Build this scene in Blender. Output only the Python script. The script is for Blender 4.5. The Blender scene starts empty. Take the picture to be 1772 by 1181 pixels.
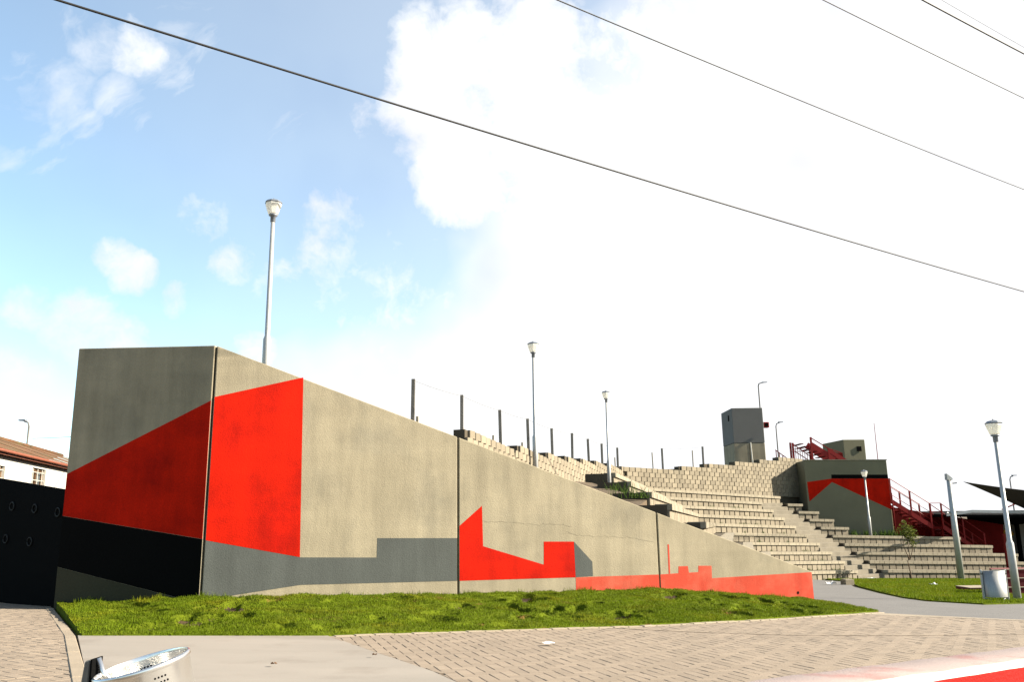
import bpy, bmesh, math, random
import numpy as np
from mathutils import Vector, Matrix
R = math.radians
scene = bpy.context.scene
COL = scene.collection
random.seed(7); rng = np.random.default_rng(11)

# ------------------------------------------------------------------ camera
EYE = 1.25
cam = bpy.data.cameras.new('camera'); camo = bpy.data.objects.new('camera', cam); COL.objects.link(camo)
cam.sensor_width = 36.0; cam.lens = 29.2; cam.clip_start = 0.05; cam.clip_end = 3000
camo.matrix_world = Matrix.Translation((0, 0, EYE)) @ Matrix.Rotation(R(90 + 12.23), 4, 'X') @ Matrix.Rotation(R(-0.85), 4, 'Z')
scene.camera = camo

# ------------------------------------------------------------------ light
SUN_EL, SUN_AZ = 29.0, 93.5          # azimuth clockwise from +Y
sdir = Vector((math.cos(R(SUN_EL)) * math.sin(R(SUN_AZ)), math.cos(R(SUN_EL)) * math.cos(R(SUN_AZ)), math.sin(R(SUN_EL))))
sl = bpy.data.lights.new('sun', 'SUN'); sl.energy = 5.0; sl.angle = R(0.5); sl.color = (1.0, 0.91, 0.76)
so = bpy.data.objects.new('sun', sl); COL.objects.link(so)
so.rotation_euler = sdir.to_track_quat('Z', 'Y').to_euler(); so.location = (30, 5, 30)
scene.view_settings.view_transform = 'Standard'; scene.view_settings.look = 'None'
scene.view_settings.exposure = 2.0; scene.view_settings.gamma = 1.0; scene.view_settings.use_curve_mapping = False

world = bpy.data.worlds.new('World'); scene.world = world; world.use_nodes = True
def build_world():
    nt = world.node_tree; N = nt.nodes; L = nt.links; N.clear()
    def nd(t, **k):
        n = N.new(t)
        for a, b in k.items(): setattr(n, a, b)
        return n
    def m(op, a, b=None, c=None):
        n = nd('ShaderNodeMath', operation=op)
        for i, v in enumerate((a, b, c)):
            if v is None: continue
            if isinstance(v, (int, float)): n.inputs[i].default_value = v
            else: L.new(v, n.inputs[i])
        return n.outputs[0]
    def vm(op, a, b=None, out=0):
        n = nd('ShaderNodeVectorMath', operation=op)
        for i, v in enumerate((a, b)):
            if v is None: continue
            if isinstance(v, tuple): n.inputs[i].default_value = v
            else: L.new(v, n.inputs[i])
        return n.outputs[out]
    def smooth(v, a, b, lo=0.0, hi=1.0):
        n = nd('ShaderNodeMapRange', interpolation_type='SMOOTHSTEP')
        L.new(v, n.inputs[0])
        for i, q in enumerate((a, b, lo, hi)): n.inputs[i + 1].default_value = q
        return n.outputs[0]
    sky = nd('ShaderNodeTexSky', sky_type='NISHITA', sun_disc=False)
    sky.sun_elevation = R(SUN_EL); sky.sun_rotation = R(SUN_AZ); sky.air_density = 1.0; sky.dust_density = 0.6; sky.ozone_density = 0.35; sky.altitude = 1500
    geo = nd('ShaderNodeTexCoord'); D = geo.outputs['Generated']
    def noise(scale, detail=7, rough=0.58, vec=None, sc=None):
        n = nd('ShaderNodeTexNoise'); n.inputs['Scale'].default_value = scale; n.inputs['Detail'].default_value = detail; n.inputs['Roughness'].default_value = rough
        v = vec or D
        if sc: v = vm('MULTIPLY', v, sc)
        L.new(v, n.inputs['Vector']); return n
    def warp(vec, scale, amp, det=6):
        n = noise(scale, det, 0.6)
        c = vm('SUBTRACT', n.outputs['Color'], (0.5, 0.5, 0.5)); s = nd('ShaderNodeVectorMath', operation='SCALE'); L.new(c, s.inputs[0]); s.inputs['Scale'].default_value = amp
        return vm('NORMALIZE', vm('ADD', vec, s.outputs[0]))
    Dw = warp(D, 9.0, 0.05, 5)
    sep = nd('ShaderNodeSeparateXYZ'); L.new(Dw, sep.inputs[0])
    # bank of bright cloud on the sun's side of the sky
    q = m('ADD', m('SUBTRACT', sep.outputs[0], sep.outputs[2]), 0.42)
    low = noise(3.1, 4, 0.55)
    q = m('ADD', q, m('MULTIPLY', m('SUBTRACT', low.outputs[0], 0.5), 0.42))
    sunward = smooth(vm('DOT_PRODUCT', Dw, dirv(58, 12), out=1), math.cos(R(88)), math.cos(R(66)))
    bank = m('MULTIPLY', smooth(q, -0.10, 0.14), sunward)
    cover = bank
    # cumulus heads: soft envelopes broken up by fine noise
    def envelope(lst, v, lo=1.5, hi=0.15):
        e = None
        for (c, r, s) in lst:
            k = smooth(vm('DOT_PRODUCT', v, c, out=1), math.cos(r * lo), math.cos(r * hi), 0.0, s)
            e = k if e is None else m('MAXIMUM', e, k)
        return e
    fb = noise(15.0, 7, 0.62, vec=Dw)
    env = envelope(BLOBS, Dw)
    cum = smooth(m('ADD', env, m('MULTIPLY', m('SUBTRACT', fb.outputs[0], 0.5), 1.4)), 0.28, 1.0)
    cum = m('MULTIPLY', cum, smooth(env, 0.0, 0.25))
    cover = m('MAXIMUM', cover, cum)
    # thin streaks drawn out along one direction
    along = vm('DOT_PRODUCT', Dw, (0.72, 0.0, 0.69), out=1); across = vm('DOT_PRODUCT', Dw, (-0.69, 0.0, 0.72), out=1)
    cb = nd('ShaderNodeCombineXYZ'); L.new(m('MULTIPLY', along, 5.0), cb.inputs[0]); L.new(m('MULTIPLY', across, 17.0), cb.inputs[1])
    wn = noise(1.0, 9, 0.6, vec=cb.outputs[0]); wn.inputs['Distortion'].default_value = 0.6
    wenv = envelope(WISPS, Dw, 1.7, 0.0)
    wis = m('MULTIPLY', smooth(m('ADD', wenv, m('MULTIPLY', m('SUBTRACT', wn.outputs[0], 0.5), 1.5)), 0.28, 0.95, 0.0, 0.8), smooth(wenv, 0.0, 0.35))
    cover = m('MAXIMUM', cover, wis)
    # pale haze towards the horizon
    sepd = nd('ShaderNodeSeparateXYZ'); L.new(D, sepd.inputs[0])
    hz = smooth(m('ADD', sepd.outputs[2], m('MULTIPLY', sepd.outputs[0], -0.35)), 0.40, -0.10, 0.0, 0.52)
    fwd = smooth(vm('DOT_PRODUCT', D, dirv(70, 10), out=1), -0.45, 0.55, 0.12, 1.0)
    cover = m('MAXIMUM', cover, m('MULTIPLY', hz, fwd))
    cover = m('MAXIMUM', cover, m('MULTIPLY', fwd, 0.38))
    soft = noise(5.0, 3, 0.6)
    cloudv = smooth(soft.outputs[0], 0.25, 0.6, 0.84, 1.0)
    cc = nd('ShaderNodeCombineXYZ'); L.new(m('MULTIPLY', cloudv, 0.99), cc.inputs[0]); L.new(cloudv, cc.inputs[1]); L.new(m('MULTIPLY', m('POWER', cloudv, 0.6), 1.01), cc.inputs[2])
    b1 = nd('ShaderNodeBackground'); L.new(vm('MULTIPLY', sky.outputs[0], (0.93, 1.04, 0.97)), b1.inputs[0]); b1.inputs[1].default_value = SKY_S
    b2 = nd('ShaderNodeBackground'); L.new(cc.outputs[0], b2.inputs[0]); b2.inputs[1].default_value = CLOUD_S
    mx = nd('ShaderNodeMixShader'); L.new(cover, mx.inputs[0]); L.new(b1.outputs[0], mx.inputs[1]); L.new(b2.outputs[0], mx.inputs[2])
    o = nd('ShaderNodeOutputWorld'); L.new(mx.outputs[0], o.inputs[0])
SKY_S = 0.078; CLOUD_S = 0.285
def dirv(az, el):                       # degrees: azimuth right of the view axis, elevation
    return (math.sin(R(az)) * math.cos(R(el)), math.cos(R(az)) * math.cos(R(el)), math.sin(R(el)))
BLOBS = [(dirv(a, e), R(r), s) for a, e, r, s in [
    (-3.9, 30.7, 4.4, 1), (-5.2, 27.0, 4.1, 1), (0.9, 27.8, 7.2, 1), (-3.1, 23.7, 3.9, 1), (5.9, 25.0, 8.8, 1), (11.7, 29.7, 5.8, 0.9), (-10.1, 26.6, 2.0, 0.66), (1.0, 33.9, 2.9, 0.8), (-26.9, 16.5, 1.4, 0.74), (-25.6, 15.6, 1.6, 0.72), (-28.1, 12.3, 2.5, 0.74), (-30.7, 13.1, 1.7, 0.68), (-26.4, 11.0, 2.6, 0.74), (-30.6, 7.6, 2.9, 0.72), (-21.4, 19.5, 2.0, 0.66), (-19.2, 17.1, 1.8, 0.55), (-22.9, 14.3, 1.1, 0.6), (-22.6, 22.7, 1.4, 0.45), (-26.4, 29.5, 2.1, 0.66), (-12.1, 19.5, 4.6, 0.6), (-13.2, 16.4, 5.7, 0.5), (-7.6, 13.4, 7.9, 0.55), (-17.6, 11.2, 1.5, 0.7),
    (-62, 22, 5, .7), (-105, 18, 6, .7), (-160, 24, 6, .7)]]
WISPS = [(dirv(a, e), R(r), s) for a, e, r, s in [
    (-23.1, 31.3, 2.3, 0.62), (-24.7, 28.7, 2.0, 0.62), (-26.8, 26.2, 1.8, 0.6), (-28.9, 24.0, 1.6, 0.56), (-29.4, 29.4, 2.0, 0.58), (-31.1, 26.0, 2.6, 0.54), (-32.3, 22.8, 2.9, 0.56), (-18.2, 28.3, 5.3, 0.35), (-75, 38, 9, .55), (-130, 40, 9, .55)]]
build_world()

# ------------------------------------------------------------------ ground shape
def gz(x, y):                            # the whole site falls gently to the right and away
    x = max(-45.0, min(45.0, x)); y = max(-30.0, min(70.0, y))
    return 0.288 - 0.0245 * x - 0.0403 * y
GN = Vector((0.0245, 0.0403, 1.0)).normalized()

# ------------------------------------------------------------------ materials
def new_mat(name):
    m = bpy.data.materials.new(name); m.use_nodes = True
    return m, m.node_tree.nodes, m.node_tree.links
def mk(name, col, var=0.15, scale=3.0, rough=0.85, metal=0.0, bump=0.0, bscale=60.0, fine=0.0, streak=0.0, island=0.0, col2=None, c2at=(0.55, 0.7), c2scale=2.0, spec=0.3, trans=0.0, stretch=None, layer=0.0):
    m, N, L = new_mat(name)
    b = N['Principled BSDF']
    b.inputs['Roughness'].default_value = rough; b.inputs['Metallic'].default_value = metal
    b.inputs['Specular IOR Level'].default_value = spec
    g = N.new('ShaderNodeNewGeometry')
    def noise(s, det=5, rg=0.6, st=None):
        n = N.new('ShaderNodeTexNoise'); n.inputs['Scale'].default_value = s; n.inputs['Detail'].default_value = det; n.inputs['Roughness'].default_value = rg
        if st:
            v = N.new('ShaderNodeVectorMath'); v.operation = 'MULTIPLY'; v.inputs[1].default_value = st; L.new(g.outputs['Position'], v.inputs[0]); L.new(v.outputs[0], n.inputs['Vector'])
        else: L.new(g.outputs['Position'], n.inputs['Vector'])
        return n.outputs[0]
    def rng_(v, a, b_, lo, hi):
        r = N.new('ShaderNodeMapRange'); L.new(v, r.inputs[0])
        for i, q in enumerate((a, b_, lo, hi)): r.inputs[i + 1].default_value = q
        return r.outputs[0]
    def mul(a, c):
        q = N.new('ShaderNodeMath'); q.operation = 'MULTIPLY'; L.new(a, q.inputs[0]); L.new(c, q.inputs[1]); return q.outputs[0]
    f = rng_(noise(scale, st=stretch), 0.25, 0.75, 1 - var, 1 + var)
    if fine: f = mul(f, rng_(noise(bscale * 1.3, 3), 0.3, 0.7, 1 - fine, 1 + fine))
    if streak: f = mul(f, rng_(noise(1.0, 6, 0.65, (3.2, 3.2, 0.4)), 0.35, 0.72, 1 + streak * .35, 1 - streak))
    if layer: f = mul(f, rng_(noise(1.0, 4, 0.5, (0.25, 0.25, 3.2)), 0.3, 0.7, 1 - layer, 1 + layer))
    if island:
        oi = N.new('ShaderNodeObjectInfo'); ad = N.new('ShaderNodeMath'); ad.operation = 'ADD'
        L.new(oi.outputs['Random'], ad.inputs[0]); L.new(g.outputs['Random Per Island'], ad.inputs[1])
        fr = N.new('ShaderNodeMath'); fr.operation = 'FRACT'; L.new(ad.outputs[0], fr.inputs[0])
        f = mul(f, rng_(fr.outputs[0], 0, 1, 1 - island, 1 + island))
    base = N.new('ShaderNodeRGB'); base.outputs[0].default_value = (*col, 1)
    src = base.outputs[0]
    if col2:
        mx = N.new('ShaderNodeMix'); mx.data_type = 'RGBA'
        L.new(rng_(noise(c2scale, 6, 0.62), c2at[0], c2at[1], 0, 1), mx.inputs[0]); L.new(src, mx.inputs[6]); mx.inputs[7].default_value = (*col2, 1); src = mx.outputs[2]
    v = N.new('ShaderNodeVectorMath'); v.operation = 'SCALE'; L.new(src, v.inputs[0]); L.new(f, v.inputs['Scale'])
    L.new(v.outputs[0], b.inputs['Base Color'])
    if bump:
        bp = N.new('ShaderNodeBump'); bp.inputs['Strength'].default_value = bump; bp.inputs['Distance'].default_value = 0.02
        L.new(noise(bscale, 4), bp.inputs['Height']); L.new(bp.outputs[0], b.inputs['Normal'])
    if trans:
        t = N.new('ShaderNodeBsdfTranslucent'); L.new(v.outputs[0], t.inputs[0]); ms = N.new('ShaderNodeMixShader'); ms.inputs[0].default_value = trans
        L.new(b.outputs[0], ms.inputs[1]); L.new(t.outputs[0], ms.inputs[2]); L.new(ms.outputs[0], N['Material Output'].inputs[0])
    return m
M = {}
M['concrete'] = mk('cast concrete', (.228, .197, .138), .13, .8, .9, bump=.3, bscale=45, fine=.07, streak=.2, layer=.05, col2=(.185, .163, .118), c2at=(.50, .70), c2scale=1.0, spec=.06)
M['grey'] = mk('grey mural paint', (.062, .067, .062), .10, 1.2, .8, bump=.25, bscale=45, fine=.12, streak=.16, spec=.05)
M['red'] = mk('red mural paint', (.35, .0070, .0009), .13, 1.6, .75, bump=.25, bscale=45, fine=.17, streak=.2, layer=.07, col2=(.27, .005, .0012), c2at=(.48, .66), c2scale=1.1, spec=.05)
M['salmon'] = mk('faded red mural paint', (.35, .046, .026), .12, 1.3, .8, bump=.25, bscale=45, fine=.10, streak=.2, col2=(.36, .085, .052), c2at=(.48, .68), c2scale=1.1, spec=.05)
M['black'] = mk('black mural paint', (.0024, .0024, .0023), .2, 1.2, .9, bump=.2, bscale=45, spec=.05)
M['stain'] = mk('crack stain', (.14, .12, .083), .2, 8, .95)
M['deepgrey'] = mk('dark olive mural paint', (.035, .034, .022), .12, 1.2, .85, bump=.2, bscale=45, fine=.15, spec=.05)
M['joint'] = mk('joint filler', (0.0315, 0.0245, 0.014), .2, 4, .9)
M['dark'] = mk('dark steel', (.0022, .0022, .0022), .15, 3, .9, spec=.05)
M['block'] = mk('split concrete block', (.168, .142, .101), .12, 1.1, .95, bump=.5, bscale=38, fine=.12, island=.17)
M['cap'] = mk('concrete capping', (.205, .178, .130), .12, 1.5, .95, bump=.4, bscale=40, fine=.1, island=.06)
M['core'] = mk('block infill', (0.05824, 0.04704, 0.03136), .2, 3, .95, bump=.4, bscale=30)
M['tread'] = mk('terrace tread', (.130, .113, .084), .2, 2, .95, bump=.4, bscale=30, fine=.1)
M['paver'] = mk('clay grey paver', (0.177, 0.1411, 0.1053), .09, .9, .92, bump=.3, bscale=90, fine=.07, island=.10)
M['soil'] = mk('dark bare soil', (0.0385, 0.021, 0.0098), .4, 6, .95, bump=.8, bscale=40, fine=.3)
M['sand'] = mk('joint sand', (0.0805, 0.0595, 0.0385), .25, 8, .95)
M['slab'] = mk('trowelled concrete slab', (0.1926, 0.1725, 0.1478), .10, .9, .85, bump=.12, bscale=70, fine=.04, stretch=(.5, 1.4, 1), col2=(0.1613, 0.1411, 0.1187), c2at=(.52, .68), c2scale=1.1)
M['edging'] = mk('concrete edging', (0.2061, 0.1702, 0.1254), .15, 1.8, .9, bump=.3, bscale=60, fine=.08)
M['asphalt'] = mk('grey path surface', (0.1008, 0.09632, 0.09184), .12, 1.1, .9, bump=.25, bscale=120, fine=.12)
M['earth'] = mk('bare earth', (0.07616, 0.05376, 0.03136), .3, 1.5, .95, bump=.5, bscale=20)
M['turf'] = mk('turf ground', (.060, .078, .004), .35, 2.2, .95, bump=.9, bscale=26, fine=.25, col2=(.10, .050, .018), c2at=(.60, .70), c2scale=1.9, spec=.05)
M['grass'] = mk('grass blade', (.086, .122, .003), .25, 1.3, .7, island=.35, trans=.35, col2=(.150, .140, .006), c2at=(.5, .75), c2scale=.9, spec=.1)
M['weed'] = mk('weed leaf', (0.04655, 0.0798, 0.0133), .2, 2, .7, island=.3, trans=.3, spec=0.06)
M['leaf'] = mk('tree leaf', (0.0665, 0.0798, 0.01463), .2, 3, .6, island=.4, trans=.35, spec=0.06)
M['bark'] = mk('bark', (0.07, 0.042, 0.0245), .25, 8, .9, bump=.4, bscale=60)
M['galv'] = mk('galvanised steel', (0.306, 0.306, 0.2975), .10, 6, .5, metal=.35, bump=.05, bscale=80, spec=.5)
M['post'] = mk('weathered timber post', (0.119, 0.112, 0.098), .25, 5, .85, bump=.3, bscale=30)
M['palepost'] = mk('pale post', (0.2464, 0.2106, 0.1523), .15, 5, .85)
M['stainless'] = mk('brushed stainless', (.26, .26, .25), .16, 14, .5, metal=.7, fine=.15, stretch=(4, 4, .3), spec=.4)
M['polished'] = mk('polished bin sheet', (0.63, 0.621, 0.603), .06, 5, .24, metal=.92, spec=.5)
M['lampglass'] = mk('opal lantern glass', (.88, .86, .80), .03, 4, .35, trans=.55, spec=.3)
M['lampcap'] = mk('grey lantern roof', (0.154, 0.168, 0.189), .1, 5, .4, metal=.3)
M['towergrey'] = mk('grey tower paint', (0.09856, 0.09632, 0.0896), .07, .6, .85, fine=.10, bump=.1)
M['kgrey'] = mk('khaki mural paint', (.125, .118, .078), .10, .7, .85, fine=.12, bump=.1, spec=.06)
M['redsteel'] = mk('red steel paint', (0.168, 0.0042, 0.0035), .12, 3, .5, spec=0.2)
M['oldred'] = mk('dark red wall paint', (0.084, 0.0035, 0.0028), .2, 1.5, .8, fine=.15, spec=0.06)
M['redbrick'] = mk('red painted plinth', (0.091, 0.0056, 0.007), .15, 2, .8, fine=.1)
M['kerbred'] = mk('red kerb paint', (0.434, 0.0084, 0.0056), .1, 2, .55, bump=.3, bscale=50, col2=(0.385, 0.112, 0.028), c2at=(.66, .74), c2scale=9, spec=0.06)
M['kerbtop'] = mk('worn glare-pale kerb top', (0.3226, 0.2509, 0.224), .08, 1.5, .7, bump=.25, bscale=60, col2=(0.2957, 0.1165, 0.09856), c2at=(.50, .72), c2scale=2.2)  # worn red paint, with pale pink glare put into the colour
M['white'] = mk('white limewash', (0.3584, 0.345, 0.3046), .05, 1, .85)
M['rust'] = mk('rusted corrugated roof', (.105, .045, .016), .35, 1.4, .85, fine=.2, bscale=20, col2=(.075, .055, .018), c2at=(.45, .65), c2scale=1.2)
M['fascia'] = mk('red brown fascia', (0.14, 0.042, 0.021), .15, 3, .7)
M['kerbedge'] = mk('kerb edge highlight', (0.392, 0.329, 0.301), .08, 2, .7)  # bright highlight along the rounded edge, put into the base colour
M['brown'] = mk('brown window timber', (0.112, 0.0595, 0.028), .2, 5, .7)
M['pane'] = mk('window glass', (0.1, 0.12, 0.13), .1, 2, .08, spec=.6)
M['orange'] = mk('orange sheet', (0.385, 0.07, 0.0084), .3, 1.5, .8)
M['kioskwall'] = mk('grey kiosk wall', (0.1344, 0.1389, 0.1389), .1, 1, .8)
M['yellow'] = mk('yellow sign paint', (0.455, 0.231, 0.014), .1, 3, .6)
M['cable'] = mk('black cable', (0.012, 0.011, 0.01), .1, 2, .6)
M['sail'] = mk('black shade cloth', (0.01, 0.01, 0.011), .1, 2, .9)
M['silverroof'] = mk('silver roof edge', (0.294, 0.301, 0.308), .08, 2, .45, metal=.3)
M['ring'] = mk('dull porthole ring', (.006, .006, .006), .2, 9, .6, spec=.2)
M['paper'] = mk('white paper', (0.6, 0.5925, 0.57), .05, 6, .8)
M['dryleaf'] = mk('dry leaf', (0.084, 0.042, 0.0175), .2, 6, .8)

# ------------------------------------------------------------------ helpers
ROOT = {}                                # world location of each root empty
def put(name, me, parent=None):
    o = bpy.data.objects.new(name, me); COL.objects.link(o)
    if parent is not None: o.parent = parent
    return o
def wloc(parent):
    return ROOT.get(parent.name, Vector((0, 0, 0))) if parent is not None else Vector((0, 0, 0))
def mesh(name, verts, faces, mat, parent=None, smooth=False):
    w = wloc(parent)
    me = bpy.data.meshes.new(name)
    me.from_pydata([(Vector(v) - w)[:] for v in verts], [], faces)
    bm = bmesh.new(); bm.from_mesh(me); bmesh.ops.recalc_face_normals(bm, faces=bm.faces); bm.to_mesh(me); bm.free()
    me.materials.append(M[mat] if isinstance(mat, str) else mat)
    if smooth: me.polygons.foreach_set('use_smooth', [True] * len(me.polygons))
    o = put(name, me, parent)
    if parent is not None: ROOT[o.name] = w
    return o
def tag(o, label=None, cat=None, group=None, kind=None):
    for k, v in (('label', label), ('category', cat), ('group', group), ('kind', kind)):
        if v: o[k] = v
    return o
def thing(name, label, cat, loc=(0, 0, 0), group=None, kind=None):
    o = put(name, None); o.location = loc; o.empty_display_size = .2
    ROOT[o.name] = Vector(loc)
    return tag(o, label, cat, group, kind)
def lerp(a, b, t): return a + (b - a) * t
class MB:                                # collects simple solids into one mesh
    def __init__(s): s.v = []; s.f = []
    def add(s, v, f):
        n = len(s.v); s.v += [tuple(q) for q in v]; s.f += [tuple(i + n for i in t) for t in f]; return s
    def hexa(s, b, t):                   # bottom quad, top quad (same winding)
        return s.add(list(b) + list(t), [(0, 1, 2, 3), (4, 5, 6, 7), (0, 1, 5, 4), (1, 2, 6, 5), (2, 3, 7, 6), (3, 0, 4, 7)])
    def box(s, x0, x1, y0, y1, z0, z1):
        return s.hexa([(x0, y0, z0), (x1, y0, z0), (x1, y1, z0), (x0, y1, z0)], [(x0, y0, z1), (x1, y0, z1), (x1, y1, z1), (x0, y1, z1)])
    def obox(s, o, ux, uy, uz, a, b, c): # oriented box: origin + ranges along three axes
        o = Vector(o); P = lambda i, j, k: (o + ux * i + uy * j + uz * k)[:]
        return s.hexa([P(a[0], b[0], c[0]), P(a[1], b[0], c[0]), P(a[1], b[1], c[0]), P(a[0], b[1], c[0])],
                      [P(a[0], b[0], c[1]), P(a[1], b[0], c[1]), P(a[1], b[1], c[1]), P(a[0], b[1], c[1])])
    def tube(s, pts, rad, n=8, cap=True):
        pts = [Vector(p) for p in pts]; k = len(pts)
        if not isinstance(rad, (list, tuple)): rad = [rad] * k
        rings = []; prev = None
        for i, p in enumerate(pts):
            t = (pts[min(i + 1, k - 1)] - pts[max(i - 1, 0)]).normalized()
            a = prev if prev is not None else (Vector((1, 0, 0)) if abs(t.x) < .8 else Vector((0, 1, 0)))
            a = (a - t * a.dot(t)).normalized(); prev = a; b = t.cross(a)
            rings.append([(p + (a * math.cos(2 * math.pi * j / n) + b * math.sin(2 * math.pi * j / n)) * rad[i])[:] for j in range(n)])
        v = [q for r_ in rings for q in r_]; f = []
        for i in range(k - 1):
            for j in range(n):
                f.append((i * n + j, i * n + (j + 1) % n, (i + 1) * n + (j + 1) % n, (i + 1) * n + j))
        if cap: f.append(tuple(range(n))); f.append(tuple((k - 1) * n + j for j in range(n)))
        return s.add(v, f)
    def lathe(s, c, prof, n=24, rot=0.0):
        return s.tube([(c[0], c[1], c[2] + z) for r_, z in prof], [max(r_, .0005) for r_, z in prof], n)
    def bar(s, p, q, w, h=None):         # rectangular bar between two points
        p, q = Vector(p), Vector(q); h = h or w
        t = (q - p); ln = t.length; t.normalize()
        up = Vector((0, 0, 1)) if abs(t.z) < .95 else Vector((0, 1, 0))
        a = t.cross(up).normalized(); b = a.cross(t).normalized()
        return s.obox(p, a, b, t, (-w / 2, w / 2), (-h / 2, h / 2), (0, ln))
    def build(s, name, mat, parent=None, smooth=False): return mesh(name, s.v, s.f, mat, parent, smooth)
def bevel(o, w, seg=1):
    md = o.modifiers.new('bevel', 'BEVEL'); md.width = w; md.segments = seg; md.limit_method = 'ANGLE'; return o
def shade_auto(o):
    md = o.modifiers.new('wn', 'WEIGHTED_NORMAL'); return o

# ------------------------------------------------------------------ setting: ground sheets
def sheet(name, pts, h, mat, thick=.05):
    """polygon lying on the sloping ground, its top h above it"""
    top = [(x, y, gz(x, y) + h) for x, y in pts]; bot = [(x, y, gz(x, y) + h - thick) for x, y in pts]
    n = len(pts); f = [tuple(range(n)), tuple(range(2 * n - 1, n - 1, -1))] + [(i, (i + 1) % n, n + (i + 1) % n, n + i) for i in range(n)]
    o = mesh(name, top + bot, f, mat); tag(o, kind='structure'); return o
def ground():
    xs = [-900, -300, -120] + list(np.linspace(-45, 45, 37)) + [120, 300, 900]
    ys = [-200, -60, -30] + list(np.linspace(-10, 70, 33)) + [140, 400, 1500]
    v = [(x, y, gz(x, y) - .03) for y in ys for x in xs]; nx = len(xs)
    f = [(j * nx + i, j * nx + i + 1, (j + 1) * nx + i + 1, (j + 1) * nx + i) for j in range(len(ys) - 1) for i in range(nx - 1)]
    tag(mesh('ground', v, f, 'earth'), kind='structure')
ground()
GRASS_F = [(-5.06, 10.15), (-2.31, 10.47), (1.71, 12.52), (3.75, 13.92), (6.9, 16.55)]
KERB_DIR = Vector((-9.0 + 5.06, 16.85 - 10.15)).normalized()
slab_o = sheet('concrete_path', [(-5.12, 10.19), (-2.27, 10.50), (-.715, 7.45), (.605, 4.2), (1.25, 1.5), (.4, 1.0), (-.9, 2.4), (-3.74, 7.6)], .012, 'slab', .1)
# asphalt path sweeping behind the end of the mural wall
sheet('asphalt_path', [(6.92, 16.6), (6.62, 16.02), (7.95, 14.95), (8.6, 14.5), (11, 13.0), (16, 16.5), (15.2, 20.4), (11.85, 20.2), (10.5, 19.5), (9.85, 20.85), (10.0, 22.5), (10.7, 25.5), (12.3, 31.5), (14.6, 38.0), (14.4, 42.6), (12.6, 42.6), (9.4, 33), (7.4, 24.5), (6.95, 20.2)], .006, 'asphalt')

# ------------------------------------------------------------------ pavers
def in_poly(x, y, P):
    c = False; n = len(P); j = n - 1
    for i in range(n):
        if (P[i][1] > y) != (P[j][1] > y) and x < (P[j][0] - P[i][0]) * (y - P[i][1]) / (P[j][1] - P[i][1]) + P[i][0]: c = not c
        j = i
    return c
def paver_mesh(lx, ly):
    g = .004; c = .004; t = .05
    x, y = lx / 2 - g / 2, ly / 2 - g / 2
    v = [(-x, -y, -t), (x, -y, -t), (x, y, -t), (-x, y, -t), (-x, -y, -c), (x, -y, -c), (x, y, -c), (-x, y, -c), (-x + c, -y + c, 0), (x - c, -y + c, 0), (x - c, y - c, 0), (-x + c, y - c, 0)]
    f = [(8, 9, 10, 11)]
    for a in (0, 4):
        for i in range(4): f.append((a + i, a + (i + 1) % 4, a + 4 + (i + 1) % 4, a + 4 + i))
    return v, f
def clip_poly(ring, poly):
    # clip a small ring against the border edges that pass near it
    area = sum(poly[i][0] * poly[(i + 1) % len(poly)][1] - poly[(i + 1) % len(poly)][0] * poly[i][1] for i in range(len(poly)))
    sg = 1 if area > 0 else -1
    c = sum(ring, Vector((0, 0, 0))) / len(ring)
    for i in range(len(poly)):
        a, b = Vector(poly[i]), Vector(poly[(i + 1) % len(poly)]); u = b - a; L = u.length; u.normalize()
        w = Vector((c.x, c.y)) - a; tt = w.dot(u)
        if tt < -.12 or tt > L + .12: continue
        d = lambda q: sg * (u.x * (q.y - a.y) - u.y * (q.x - a.x))
        if abs(d(c)) > .25: continue
        out = []
        for k in range(len(ring)):
            p, q = ring[k], ring[(k + 1) % len(ring)]; dp, dq = d(p), d(q)
            if dp >= .003: out.append(p)
            if (dp - .003) * (dq - .003) < 0: out.append(p.lerp(q, (dp - .003) / (dp - dq)))
        ring = out
        if len(ring) < 3: return []
    return ring
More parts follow.
